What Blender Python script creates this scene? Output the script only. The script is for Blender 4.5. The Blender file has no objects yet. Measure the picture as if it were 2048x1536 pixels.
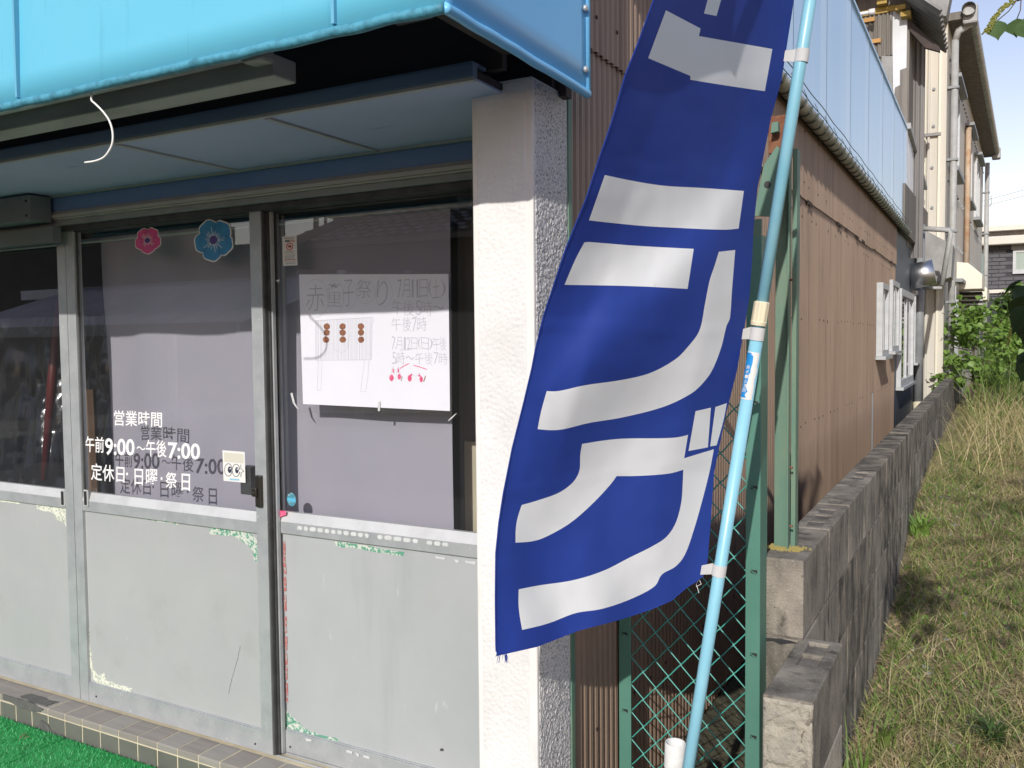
import bpy, bmesh, math, random
import numpy as np
from mathutils import Vector, Matrix, geometry, noise
random.seed(7); np.random.seed(7)
S = bpy.context.scene
C = S.collection
rad = math.radians

# ------------------------------------------------------------------ camera
EYE = 1.40
RIGHT = Vector((0.87688531, 0.48060463, -0.00955734))
UP = Vector((-0.01529197, 0.04776195, 0.99874168))
FWD = Vector((-0.48045635, 0.87563576, -0.04923114))
cam_d = bpy.data.cameras.new('camera')
cam = bpy.data.objects.new('camera', cam_d); C.objects.link(cam)
cam_d.sensor_width = 36.0; cam_d.lens = 1760 / 2048 * 36.0
cam_d.clip_start = 0.02; cam_d.clip_end = 2000
mw = Matrix.Identity(4)
for i in range(3):
    mw[i][0] = RIGHT[i]; mw[i][1] = UP[i]; mw[i][2] = -FWD[i]
mw[2][3] = EYE
cam.matrix_world = mw
S.camera = cam

# ------------------------------------------------------------------ light
SUN_AZ = 10.0      # the sun stands this far to the +X side of the -Y direction
SUN_EL = 27.5
L = Vector((-math.sin(rad(SUN_AZ)) * math.cos(rad(SUN_EL)), math.cos(rad(SUN_AZ)) * math.cos(rad(SUN_EL)), -math.sin(rad(SUN_EL))))
sd = bpy.data.lights.new('sun', 'SUN'); sd.energy = 3.9; sd.angle = rad(0.55); sd.color = (1.0, 0.965, 0.91)
sun = bpy.data.objects.new('sun', sd); C.objects.link(sun)
sun.rotation_euler = L.to_track_quat('-Z', 'Y').to_euler()
W = bpy.data.worlds.new('World'); S.world = W; W.use_nodes = True
wn = W.node_tree.nodes; wl = W.node_tree.links
bg = wn['Background']; sky = wn.new('ShaderNodeTexSky'); sky.sky_type = 'NISHITA'
sky.sun_disc = False; sky.sun_elevation = rad(SUN_EL); sky.sun_rotation = rad(180 - SUN_AZ)
sky.air_density = 1.35; sky.dust_density = 0.35; sky.ozone_density = 0.0
tint = wn.new('ShaderNodeMix'); tint.data_type = 'RGBA'; tint.blend_type = 'MULTIPLY'; tint.inputs[0].default_value = 1.0; tint.inputs[7].default_value = (1.07, 0.92, 1.03, 1)
wl.new(sky.outputs[0], tint.inputs[6]); wl.new(tint.outputs[2], bg.inputs[0]); bg.inputs[1].default_value = 0.15
S.view_settings.view_transform = 'Standard'; S.view_settings.look = 'None'
S.view_settings.exposure = 0.0; S.view_settings.gamma = 1.0; S.view_settings.use_curve_mapping = False

# ------------------------------------------------------------------ helpers
def ratio(px, py):
    v = RIGHT * (px - 1024) + UP * (768 - py) + FWD * 1760
    return v / v.y
def PY(px, py, Y):
    r = ratio(px, py) * Y; return Vector((r.x, Y, r.z + EYE))
def PX(px, py, X):
    r = ratio(px, py); return Vector((X, X / r.x, r.z * X / r.x + EYE))

BASE = {}
def thing(name, label, cat, loc=(0, 0, 0), group=None):
    o = bpy.data.objects.new(name, None); C.objects.link(o); o.location = loc
    o.empty_display_size = 0.1
    o['label'] = label; o['category'] = cat
    if group: o['group'] = group
    BASE[o] = Vector(loc)
    return o
def tag(o, label, cat, group=None):
    o['label'] = label; o['category'] = cat
    if group: o['group'] = group
    return o
def link(o, parent, base=None):
    C.objects.link(o)
    if parent is not None:
        o.parent = parent
        BASE[o] = BASE[parent]
    else:
        BASE[o] = Vector(base or (0, 0, 0)); o.location = BASE[o]
    return o

class G:
    """collects shapes in world coordinates, then links them as one mesh"""
    def __init__(s): s.v = []; s.f = []; s.m = []; s.mi = 0
    def add(s, vs, fs):
        n = len(s.v); s.v += [tuple(q) for q in vs]
        s.f += [tuple(i + n for i in f) for f in fs]; s.m += [s.mi] * len(fs); return s
    def box(s, x0, x1, y0, y1, z0, z1):
        if x0 > x1: x0, x1 = x1, x0
        if y0 > y1: y0, y1 = y1, y0
        if z0 > z1: z0, z1 = z1, z0
        vs = [(x0,y0,z0),(x1,y0,z0),(x1,y1,z0),(x0,y1,z0),(x0,y0,z1),(x1,y0,z1),(x1,y1,z1),(x0,y1,z1)]
        return s.add(vs, [(0,3,2,1),(4,5,6,7),(0,1,5,4),(1,2,6,5),(2,3,7,6),(3,0,4,7)])
    def quad(s, a, b, c, d): return s.add([a, b, c, d], [(0, 1, 2, 3)])
    def poly(s, pts): return s.add(pts, [tuple(range(len(pts)))])
    def prism(s, pts, d):
        """polygon pts extruded by vector d"""
        n = len(pts); d = Vector(d); P = [Vector(p) for p in pts]
        fs = [tuple(range(n))[::-1], tuple(range(n, 2 * n))] + [(i, (i + 1) % n, n + (i + 1) % n, n + i) for i in range(n)]
        return s.add(P + [p + d for p in P], fs)
    def tube(s, path, r, n=8, cap=True):
        P = [Vector(p) for p in path]; k = len(P)
        rr = r if isinstance(r, (list, tuple)) else [r] * k
        vs = []; fs = []; prev = None
        for i in range(k):
            t = (P[min(i + 1, k - 1)] - P[max(i - 1, 0)]).normalized()
            if prev is None:
                a = t.orthogonal().normalized()
            else:
                a = (prev - t * prev.dot(t)).normalized()
            prev = a; b = t.cross(a)
            for j in range(n):
                an = 2 * math.pi * j / n
                vs.append(P[i] + (a * math.cos(an) + b * math.sin(an)) * rr[i])
        for i in range(k - 1):
            for j in range(n):
                q = (j + 1) % n
                fs.append((i * n + j, i * n + q, (i + 1) * n + q, (i + 1) * n + j))
        if cap:
            fs.append(tuple(range(n))[::-1]); fs.append(tuple((k - 1) * n + j for j in range(n)))
        return s.add(vs, fs)
    def build(s, name, mat, parent=None, smooth=False, bevel=0.0, base=None, seg=2):
        b = BASE[parent] if parent is not None else Vector(base or (0, 0, 0))
        me = bpy.data.meshes.new(name)
        me.from_pydata([(x - b.x, y - b.y, z - b.z) for x, y, z in s.v], [], s.f)
        mats = mat if isinstance(mat, (list, tuple)) else [mat]
        for m_ in mats: me.materials.append(m_)
        if len(mats) > 1:
            me.polygons.foreach_set('material_index', s.m)
        if smooth:
            me.polygons.foreach_set('use_smooth', [True] * len(me.polygons))
        me.update()
        o = link(bpy.data.objects.new(name, me), parent, b)
        if bevel:
            bv = o.modifiers.new('b', 'BEVEL'); bv.width = bevel; bv.segments = seg; bv.limit_method = 'ANGLE'; bv.angle_limit = rad(40)
        return o
def dup(o, parent, loc, rot=None, scale=None):
    c = o.copy(); C.objects.link(c); c.parent = parent
    if parent is not None: BASE[c] = BASE[parent]
    c.location = loc
    if rot is not None: c.rotation_euler = rot
    if scale is not None: c.scale = scale
    return c
def struct(o): o['kind'] = 'structure'; return o
def stuff(o): o['kind'] = 'stuff'; return o

def mesh_np(name, V, F, mat, parent=None, smooth=False, base=None):
    b = BASE[parent] if parent is not None else Vector(base or (0, 0, 0))
    V = np.asarray(V, dtype=np.float32) - np.array(b, dtype=np.float32); F = np.asarray(F, dtype=np.int32)
    me = bpy.data.meshes.new(name); k = F.shape[1]
    me.vertices.add(len(V)); me.vertices.foreach_set('co', V.ravel())
    me.loops.add(F.size); me.loops.foreach_set('vertex_index', F.ravel())
    me.polygons.add(len(F)); me.polygons.foreach_set('loop_start', np.arange(0, F.size, k, dtype=np.int32))
    if smooth: me.polygons.foreach_set('use_smooth', np.ones(len(F), dtype=bool))
    me.update(calc_edges=True); me.validate()
    me.materials.append(mat)
    return link(bpy.data.objects.new(name, me), parent, b)

# ------------------------------------------------------------------ materials
def lin(r, g, b):
    f = lambda c: (c / 255 / 12.92) if c / 255 <= 0.04045 else ((c / 255 + 0.055) / 1.055) ** 2.4
    return (f(r), f(g), f(b))
def mat(name, col, rough=0.6, col2=None, scale=6.0, lo=0.35, hi=0.65, bump=0.0, bscale=60.0, bdist=0.002, metal=0.0, spec=0.5,
        stretch=(1, 1, 1), bstretch=(1, 1, 1), col3=None, scale3=20.0, lo3=0.55, hi3=0.7, stretch3=(1, 1, 1), trans=0.0, detail=6, bumptype='noise', rvar=0.0, coat=0.0, more=()):
    m = bpy.data.materials.new(name); m.use_nodes = True
    N = m.node_tree.nodes; K = m.node_tree.links; p = N['Principled BSDF']
    p.inputs['Roughness'].default_value = rough; p.inputs['Metallic'].default_value = metal
    p.inputs['Specular IOR Level'].default_value = spec
    if coat: p.inputs['Coat Weight'].default_value = coat; p.inputs['Coat Roughness'].default_value = 0.15
    p.inputs['Base Color'].default_value = (*col, 1)
    tc = N.new('ShaderNodeNewGeometry')
    def mapped(st):
        mp = N.new('ShaderNodeMapping'); mp.inputs['Scale'].default_value = st
        K.new(tc.outputs['Position'], mp.inputs['Vector']); return mp.outputs[0]
    cur = None
    def layer(prev, c, sc, a, b_, st):
        nz = N.new('ShaderNodeTexNoise'); nz.inputs['Scale'].default_value = sc; nz.inputs['Detail'].default_value = detail; nz.inputs['Roughness'].default_value = 0.62
        K.new(mapped(st), nz.inputs['Vector'])
        mr = N.new('ShaderNodeMapRange'); mr.inputs[1].default_value = a; mr.inputs[2].default_value = b_
        K.new(nz.outputs[0], mr.inputs[0])
        mx = N.new('ShaderNodeMix'); mx.data_type = 'RGBA'
        K.new(mr.outputs[0], mx.inputs[0])
        if prev is None: mx.inputs[6].default_value = (*col, 1)
        else: K.new(prev, mx.inputs[6])
        mx.inputs[7].default_value = (*c, 1)
        return mx.outputs[2], mr.outputs[0]
    if col2 is not None:
        cur, fac = layer(None, col2, scale, lo, hi, stretch)
        if rvar:
            ma = N.new('ShaderNodeMath'); ma.operation = 'MULTIPLY_ADD'; ma.inputs[1].default_value = rvar; ma.inputs[2].default_value = rough
            K.new(fac, ma.inputs[0]); K.new(ma.outputs[0], p.inputs['Roughness'])
    if col3 is not None:
        cur, _ = layer(cur, col3, scale3, lo3, hi3, stretch3)
    for (mc, ms, ma_, mb_, mst) in more:
        cur, _ = layer(cur, mc, ms, ma_, mb_, mst)
    if cur is not None: K.new(cur, p.inputs['Base Color'])
    if bump:
        if bumptype == 'voronoi':
            bn = N.new('ShaderNodeTexVoronoi'); bn.feature = 'F1'; bn.inputs['Scale'].default_value = bscale
            out = bn.outputs['Distance']
        else:
            bn = N.new('ShaderNodeTexNoise'); bn.inputs['Scale'].default_value = bscale; bn.inputs['Detail'].default_value = 5
            out = bn.outputs[0]
        K.new(mapped(bstretch), bn.inputs['Vector'])
        bp = N.new('ShaderNodeBump'); bp.inputs['Strength'].default_value = bump; bp.inputs['Distance'].default_value = bdist
        K.new(out, bp.inputs['Height']); K.new(bp.outputs[0], p.inputs['Normal'])
    if trans:
        tr = N.new('ShaderNodeBsdfTranslucent'); mx = N.new('ShaderNodeMixShader'); mx.inputs[0].default_value = trans
        if cur is not None: K.new(cur, tr.inputs[0])
        else: tr.inputs[0].default_value = (*col, 1)
        K.new(p.outputs[0], mx.inputs[1]); K.new(tr.outputs[0], mx.inputs[2])
        K.new(mx.outputs[0], N['Material Output'].inputs['Surface'])
    return m
def glass_mat(name, tint=(1, 1, 1), ior=1.5, rough=0.0, dust=0.0, gain=1.0):
    m = bpy.data.materials.new(name); m.use_nodes = True
    N = m.node_tree.nodes; K = m.node_tree.links; N.remove(N['Principled BSDF'])
    t = N.new('ShaderNodeBsdfTransparent'); t.inputs[0].default_value = (*tint, 1)
    g = N.new('ShaderNodeBsdfGlossy'); g.inputs['Roughness'].default_value = rough
    fr = N.new('ShaderNodeFresnel'); fr.inputs[0].default_value = ior
    ge = N.new('ShaderNodeNewGeometry')
    a = N.new('ShaderNodeMath'); a.operation = 'SUBTRACT'; a.inputs[0].default_value = 1.0; K.new(ge.outputs['Backfacing'], a.inputs[1])
    b = N.new('ShaderNodeMath'); b.operation = 'MULTIPLY'; K.new(fr.outputs[0], b.inputs[0]); K.new(a.outputs[0], b.inputs[1])
    b2 = N.new('ShaderNodeMath'); b2.operation = 'MULTIPLY'; b2.inputs[1].default_value = gain; b2.use_clamp = True; K.new(b.outputs[0], b2.inputs[0])
    mx = N.new('ShaderNodeMixShader'); K.new(b2.outputs[0], mx.inputs[0]); K.new(t.outputs[0], mx.inputs[1]); K.new(g.outputs[0], mx.inputs[2])
    last = mx.outputs[0]
    if dust:
        d = N.new('ShaderNodeBsdfDiffuse'); d.inputs[0].default_value = (0.6, 0.6, 0.6, 1)
        m2 = N.new('ShaderNodeMixShader'); m2.inputs[0].default_value = dust
        K.new(last, m2.inputs[1]); K.new(d.outputs[0], m2.inputs[2]); last = m2.outputs[0]
    K.new(last, N['Material Output'].inputs['Surface'])
    return m

M = {}
M['stucco'] = mat('white_stucco', (0.74, 0.725, 0.70), 0.9, (0.62, 0.605, 0.58), 4, 0.42, 0.72, bump=0.45, bscale=320, bdist=0.002, more=(((0.40, 0.40, 0.39), 210, 0.64, 0.72, (1, 1, 1)), ((0.50, 0.485, 0.46), 2.2, 0.60, 0.85, (3, 3, 0.35))))
M['stucco_side'] = mat('speckled_stucco', (0.72, 0.70, 0.67), 0.95, (0.24, 0.235, 0.225), 210, 0.50, 0.62, bump=1.0, bscale=150, bdist=0.006, col3=(0.62, 0.62, 0.63), scale3=90, lo3=0.58, hi3=0.68)  # pale stucco with dark speckles for the pillar's side face
M['plaster'] = mat('smooth_plaster', (0.76, 0.73, 0.68), 0.85, (0.62, 0.61, 0.59), 9, 0.45, 0.75, bump=0.25, bscale=200, bdist=0.001)
M['alu'] = mat('weathered_aluminium', (0.47, 0.485, 0.49), 0.42, (0.38, 0.40, 0.41), 14, 0.4, 0.7, metal=0.35, bump=0.08, bscale=300, bdist=0.0005, col3=(0.62, 0.64, 0.64), scale3=60, lo3=0.66, hi3=0.72)
M['alu_ledge'] = mat('bright_aluminium_ledge', (0.62, 0.62, 0.61), 0.35, (0.52, 0.52, 0.51), 10, 0.4, 0.7, metal=0.25)
M['alu_dark'] = mat('dark_shaded_aluminium', (0.10, 0.10, 0.10), 0.5, (0.06, 0.06, 0.06), 15, metal=0.4)  # dark aluminium parts; on the door top rails it stands in for shade
M['panel'] = mat('grey_kick_panel', (0.35, 0.36, 0.36), 0.42, (0.41, 0.415, 0.41), 2.2, 0.3, 0.75, bump=0.12, bscale=5, bdist=0.012, col3=(0.32, 0.315, 0.295), scale3=3.5, lo3=0.55, hi3=0.8, more=(((0.29, 0.29, 0.28), 9, 0.58, 0.85, (1, 1, 0.12)), ((0.46, 0.46, 0.45), 30, 0.66, 0.74, (1, 1, 0.3)), ((0.20, 0.20, 0.19), 60, 0.74, 0.77, (1, 1, 1))))
M['panel_rib'] = mat('ribbed_kick_panel', (0.36, 0.375, 0.38), 0.42, (0.42, 0.43, 0.435), 2.5, 0.3, 0.75, bump=0.25, bscale=230, bdist=0.0006, bstretch=(1, 1, 0.03), col3=(0.37, 0.37, 0.35), scale3=4, lo3=0.6, hi3=0.85, more=(((0.30, 0.31, 0.31), 8, 0.56, 0.85, (1, 1, 0.12)), ((0.48, 0.48, 0.47), 25, 0.66, 0.74, (1, 1, 0.4)), ((0.20, 0.20, 0.19), 60, 0.74, 0.77, (1, 1, 1))))
M['glass'] = glass_mat('window_glass', (0.93, 0.95, 0.95), 1.6, 0.0, 0.018, 2.7)
M['glass_dark'] = glass_mat('far_window_glass', (0.8, 0.85, 0.85), 1.6, 0.02, 0.02, 1.6)
M['curtain'] = mat('lavender_grey_sheet', (0.42, 0.385, 0.45), 0.9, (0.37, 0.35, 0.41), 2.5, 0.35, 0.7, bump=0.3, bscale=7, bdist=0.012, bstretch=(1, 1, 0.25), trans=0.1)
M['room'] = mat('dark_room', (0.10, 0.095, 0.088), 0.95, (0.14, 0.13, 0.12), 3)
M['room_beige'] = mat('beige_board', (0.50, 0.44, 0.32), 0.8, (0.44, 0.39, 0.29), 4)
M['plastic_black'] = mat('black_plastic_sheet', (0.008, 0.008, 0.009), 0.2, spec=0.5, bump=0.35, bscale=22, bdist=0.01, bstretch=(1, 1, 0.35))
M['wood_brown'] = mat('brown_timber', (0.16, 0.09, 0.05), 0.7, (0.10, 0.055, 0.03), 30, stretch=(1, 1, 0.1))
M['red_plastic'] = mat('dark_red_plastic', (0.10, 0.012, 0.012), 0.4)
M['awn'] = mat('cyan_awning_vinyl', (0.13, 0.52, 0.70), 0.38, (0.16, 0.56, 0.73), 1.5, 0.3, 0.7, bump=0.05, bscale=4, bdist=0.01, trans=0.12, col3=(0.10, 0.42, 0.60), scale3=5, lo3=0.68, hi3=0.9, stretch3=(1, 1, 0.3), more=(((0.09, 0.40, 0.55), 26, 0.60, 0.80, (1, 1, 0.06)), ((0.22, 0.55, 0.66), 3.5, 0.62, 0.8, (1, 1, 0.5))))
M['awn_side'] = mat('skylit_awning_vinyl', (0.19, 0.60, 0.96), 0.3, (0.24, 0.64, 0.97), 1.3, 0.35, 0.65, bump=0.05, bscale=4, bdist=0.01, trans=0.1)  # same vinyl as the front, brightened to paint in sky reflection
M['awn_hem'] = mat('shaded_awning_hem', (0.075, 0.31, 0.42), 0.6, (0.035, 0.16, 0.22), 45, 0.42, 0.68, bump=0.4, bscale=120, bdist=0.003)  # mottled hem vinyl, darkened to paint in its shaded side
M['seam'] = mat('awning_seam', (0.13, 0.40, 0.56), 0.5)
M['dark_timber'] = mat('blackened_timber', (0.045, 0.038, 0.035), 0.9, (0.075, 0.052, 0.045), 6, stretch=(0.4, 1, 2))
M['soffit'] = mat('pale_blue_soffit', (0.36, 0.41, 0.58), 0.55, (0.43, 0.48, 0.64), 2.5, 0.3, 0.7, col3=(0.14, 0.22, 0.34), scale3=14, lo3=0.64, hi3=0.74, stretch3=(0.35, 1.5, 1))
M['soffit_edge'] = mat('blue_grey_edge_paint', (0.16, 0.23, 0.32), 0.55, (0.12, 0.18, 0.27), 7, 0.4, 0.65, stretch=(0.3, 1, 1))
M['blue_board'] = mat('chipped_blue_paint', (0.12, 0.22, 0.43), 0.5, (0.15, 0.26, 0.46), 4, 0.3, 0.7, col3=(0.03, 0.05, 0.09), scale3=16, lo3=0.70, hi3=0.74)
M['mould'] = mat('cream_grey_moulding', (0.42, 0.42, 0.40), 0.5, (0.35, 0.355, 0.345), 8, 0.35, 0.7)
M['mould2'] = mat('grey_moulding', (0.27, 0.285, 0.29), 0.5, (0.21, 0.225, 0.23), 8)
M['box'] = mat('grey_painted_box', (0.16, 0.185, 0.19), 0.5, (0.13, 0.15, 0.155), 5)
M['lamp_body'] = mat('dusty_beige_metal', (0.40, 0.39, 0.34), 0.6, (0.24, 0.225, 0.19), 10, 0.45, 0.75, stretch=(0.3, 1, 1))
M['tube_white'] = mat('dusty_lamp_tube', (0.55, 0.56, 0.54), 0.4, (0.4, 0.41, 0.38), 12)
M['cord'] = mat('white_cord', (0.8, 0.79, 0.74), 0.8, bump=0.6, bscale=400, bdist=0.001)
M['tile'] = mat('taupe_tile', (0.29, 0.262, 0.232), 0.4, (0.225, 0.205, 0.185), 12, 0.3, 0.75, stretch=(0.4, 3, 3), bump=0.1, bscale=90, bdist=0.001, bstretch=(0.3, 2, 2), rvar=0.2)
M['tile2'] = mat('taupe_tile_dusty', (0.32, 0.295, 0.265), 0.45, (0.25, 0.235, 0.215), 10, 0.3, 0.75, stretch=(0.4, 3, 3))
M['riser'] = mat('olive_grey_tile', (0.155, 0.155, 0.135), 0.35, (0.12, 0.12, 0.105), 9, 0.3, 0.7)
M['grout'] = mat('cream_grout', (0.62, 0.55, 0.38), 0.9, (0.52, 0.46, 0.33), 20)
M['mortar'] = mat('dark_mortar_patch', (0.085, 0.085, 0.08), 0.95, (0.12, 0.12, 0.11), 40, bump=0.6, bscale=120, bdist=0.004)
M['turf'] = mat('green_plastic_turf', (0.02, 0.27, 0.065), 0.5, (0.03, 0.34, 0.09), 7, 0.3, 0.7, col3=(0.012, 0.18, 0.05), scale3=30, lo3=0.55, hi3=0.75, more=(((0.10, 0.22, 0.08), 5, 0.58, 0.78, (1, 1, 1)),))
M['turf_pale'] = mat('sun_faded_turf', (0.06, 0.40, 0.13), 0.55, (0.10, 0.42, 0.17), 5)
M['pavement'] = mat('concrete_pavement', (0.26, 0.255, 0.24), 0.9, (0.20, 0.195, 0.185), 3, bump=0.4, bscale=160, bdist=0.002)
M['asphalt'] = mat('asphalt', (0.065, 0.063, 0.06), 0.9, (0.05, 0.05, 0.048), 3, bump=0.4, bscale=160, bdist=0.002)
M['letter'] = mat('white_vinyl_lettering', (0.80, 0.79, 0.78), 0.6)
M['paper'] = mat('white_drawing_paper', (0.80, 0.795, 0.85), 0.9, (0.76, 0.76, 0.82), 3)
M['pencil'] = mat('pencil_line', (0.50, 0.50, 0.55), 0.8)
M['pencil_l'] = mat('faint_pencil_line', (0.50, 0.50, 0.55), 0.8)
M['crayon_brown'] = mat('brown_crayon', (0.30, 0.115, 0.05), 0.8, (0.20, 0.07, 0.03), 60)
M['crayon_pink'] = mat('pink_crayon', (0.70, 0.05, 0.17), 0.8, (0.75, 0.16, 0.28), 80)
M['tape'] = glass_mat('clear_plastic', (0.97, 0.97, 0.975), 1.5, 0.08, 0.03, 1.2)
M['tape_white'] = mat('white_tape_scrap', (0.50, 0.50, 0.50), 0.4, (0.62, 0.62, 0.62), 120)
M['flag_blue'] = mat('royal_blue_polyester', (0.022, 0.055, 0.33), 0.62, (0.027, 0.066, 0.36), 2, bump=0.06, bscale=900, bdist=0.0006, trans=0.35, spec=0.35)
M['flag_white'] = mat('white_polyester_print', (0.88, 0.90, 0.92), 0.7, bump=0.06, bscale=900, bdist=0.0006, trans=0.35, spec=0.3)
M['pole'] = mat('pale_blue_pole_plastic', (0.22, 0.50, 0.62), 0.35, (0.27, 0.55, 0.66), 8, col3=(0.10, 0.20, 0.22), scale3=70, lo3=0.72, hi3=0.76, stretch3=(1, 1, 0.6))
M['cream'] = mat('cream_plastic', (0.72, 0.66, 0.46), 0.45, (0.66, 0.60, 0.43), 20)
M['velcro'] = mat('grey_white_fabric_tab', (0.55, 0.55, 0.54), 0.95, bump=0.4, bscale=600, bdist=0.001)
M['white'] = mat('white_plastic', (0.75, 0.75, 0.73), 0.5, (0.6, 0.6, 0.57), 25)
M['black'] = mat('black_rubber', (0.02, 0.02, 0.022), 0.6)
M['green'] = mat('green_painted_steel', (0.065, 0.185, 0.14), 0.5, (0.085, 0.215, 0.16), 6, 0.35, 0.7)
M['green_old'] = mat('faded_green_painted_steel', (0.105, 0.20, 0.145), 0.6, (0.18, 0.235, 0.155), 7, 0.45, 0.65, col3=(0.16, 0.10, 0.06), scale3=16, lo3=0.70, hi3=0.76, stretch=(1, 1, 0.25), stretch3=(1, 1, 0.35))
M['green_wire'] = mat('green_coated_wire', (0.05, 0.27, 0.22), 0.35)
M['rust'] = mat('rust', (0.16, 0.06, 0.03), 0.9, (0.24, 0.11, 0.06), 60, bump=0.5, bscale=150)
M['brown'] = mat('brown_ribbed_siding', (0.315, 0.228, 0.166), 0.5, (0.245, 0.174, 0.125), 2.2, 0.35, 0.7, stretch=(1, 1, 0.35), col3=(0.12, 0.055, 0.03), scale3=9, lo3=0.70, hi3=0.78, stretch3=(1, 3, 0.35), detail=8, more=(((0.15, 0.10, 0.075), 16, 0.52, 0.78, (1, 1, 0.05)), ((0.34, 0.24, 0.18), 9, 0.55, 0.75, (1, 1, 0.08)), ((0.10, 0.05, 0.03), 40, 0.73, 0.76, (1, 1, 0.6))))
M['siding_gap'] = mat('dark_brown_siding_gap', (0.05, 0.03, 0.022), 0.9)  # dark brown for siding gaps, torn edges and nail heads
M['bluesheet'] = mat('light_blue_sheet_metal', (0.45, 0.70, 0.95), 0.26, (0.51, 0.74, 0.96), 1.2, 0.35, 0.65, stretch=(1, 2.5, 0.3))
M['bluesheet2'] = mat('sun_bleached_blue_sheet', (0.52, 0.74, 0.95), 0.26, (0.57, 0.77, 0.96), 1.5, stretch=(1, 3, 0.3))
M['seam_dark'] = mat('dark_blue_seam', (0.10, 0.17, 0.23), 0.7)
M['gutter'] = mat('weathered_gutter', (0.45, 0.45, 0.41), 0.45, (0.16, 0.17, 0.15), 20, 0.4, 0.65, metal=0.3)
M['gutter_ring'] = mat('dark_clip', (0.06, 0.075, 0.06), 0.6)
M['charcoal'] = mat('charcoal_painted_board', (0.075, 0.09, 0.105), 0.6, (0.10, 0.115, 0.13), 4, 0.35, 0.7, col3=(0.24, 0.12, 0.06), scale3=6, lo3=0.74, hi3=0.80, stretch3=(1, 3, 0.5))
M['rust_board'] = mat('bare_orange_brown_board', (0.34, 0.19, 0.10), 0.8, (0.26, 0.14, 0.075), 6)
M['win_white'] = mat('white_aluminium_window_frame', (0.50, 0.51, 0.51), 0.45, (0.42, 0.43, 0.43), 12)
M['win_in'] = mat('dim_window_interior', (0.10, 0.12, 0.11), 0.9, (0.3, 0.32, 0.31), 4, 0.4, 0.6, stretch=(1, 1, 0.2))
M['win_curtain'] = mat('pale_green_curtain', (0.42, 0.50, 0.46), 0.9, (0.34, 0.42, 0.38), 9, stretch=(3, 3, 0.05))
M['steel'] = mat('shiny_duct_steel', (0.62, 0.62, 0.62), 0.34, metal=1.0, bump=0.3, bscale=12, bdist=0.01)
M['pvc'] = mat('grey_pvc_pipe', (0.40, 0.40, 0.385), 0.55, (0.32, 0.32, 0.305), 10)
M['pvc_dark'] = mat('dark_grey_pipe', (0.20, 0.21, 0.22), 0.5, (0.25, 0.26, 0.26), 10)
M['beige'] = mat('weathered_beige_panel', (0.60, 0.555, 0.47), 0.8, (0.54, 0.51, 0.45), 1.6, 0.35, 0.65, stretch=(1, 1, 0.3), col3=(0.42, 0.41, 0.38), scale3=2.5, lo3=0.6, hi3=0.85, stretch3=(1, 1, 0.15))
M['beige2'] = mat('beige_awning_metal', (0.72, 0.67, 0.55), 0.5, (0.68, 0.63, 0.52), 3)
M['concrete_old'] = mat('weathered_grey_concrete', (0.33, 0.325, 0.31), 0.9, (0.24, 0.235, 0.225), 5, 0.35, 0.65, bump=0.4, bscale=40, bdist=0.004)
M['old_wood'] = mat('weathered_grey_boards', (0.22, 0.20, 0.175), 0.85, (0.13, 0.115, 0.10), 5, 0.35, 0.65, stretch=(3, 3, 0.2))
M['white_tin'] = mat('whitened_tin', (0.60, 0.62, 0.64), 0.6, (0.46, 0.46, 0.44), 3.5, 0.4, 0.7, stretch=(1, 1, 0.35), col3=(0.30, 0.27, 0.22), scale3=7, lo3=0.66, hi3=0.75)
M['tin_grey'] = mat('dull_grey_corrugated_tin', (0.17, 0.16, 0.155), 0.7, (0.23, 0.22, 0.21), 3, stretch=(1, 1, 0.2))
M['yellow'] = mat('yellow_painted_beam', (0.42, 0.29, 0.06), 0.7, (0.33, 0.22, 0.05), 10)
M['orange_wood'] = mat('orange_timber', (0.45, 0.24, 0.07), 0.7)
M['white_rib'] = mat('white_ribbed_panel', (0.74, 0.75, 0.77), 0.5, (0.66, 0.67, 0.68), 3)
M['block'] = mat('weathered_concrete_block', (0.31, 0.275, 0.225), 0.95, (0.11, 0.098, 0.08), 8, 0.36, 0.66, stretch=(1, 1, 0.7), bump=0.8, bscale=190, bdist=0.004, col3=(0.36, 0.33, 0.28), scale3=70, lo3=0.58, hi3=0.72, detail=10, more=(((0.055, 0.048, 0.038), 14, 0.54, 0.68, (1, 1.5, 0.5)), ((0.40, 0.37, 0.31), 180, 0.62, 0.70, (1, 1, 1)), ((0.05, 0.045, 0.038), 140, 0.62, 0.70, (1, 1, 1))))
M['block_dark'] = mat('algae_blackened_block', (0.24, 0.208, 0.162), 0.95, (0.04, 0.034, 0.027), 8, 0.40, 0.60, stretch=(1, 1.3, 0.8), bump=0.8, bscale=190, bdist=0.004, col3=(0.25, 0.235, 0.21), scale3=30, lo3=0.58, hi3=0.75, stretch3=(1, 2.5, 0.5), detail=10, more=(((0.30, 0.28, 0.24), 160, 0.62, 0.70, (1, 1, 1)), ((0.05, 0.045, 0.036), 9, 0.58, 0.76, (1, 1.6, 0.5))))
M['block_pale'] = mat('pale_crumbling_concrete', (0.40, 0.365, 0.29), 0.95, (0.28, 0.26, 0.215), 18, 0.36, 0.64, bump=0.9, bscale=130, bdist=0.006, col3=(0.12, 0.115, 0.105), scale3=45, lo3=0.6, hi3=0.68, detail=10)
M['joint'] = mat('mortar_joint', (0.07, 0.063, 0.055), 0.95, (0.20, 0.18, 0.15), 30, bump=0.6, bscale=150)
M['soil'] = mat('damp_soil', (0.055, 0.048, 0.03), 1.0, (0.085, 0.08, 0.045), 8, bump=0.9, bscale=40, bdist=0.02, col3=(0.12, 0.11, 0.08), scale3=60, lo3=0.6, hi3=0.7)
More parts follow.
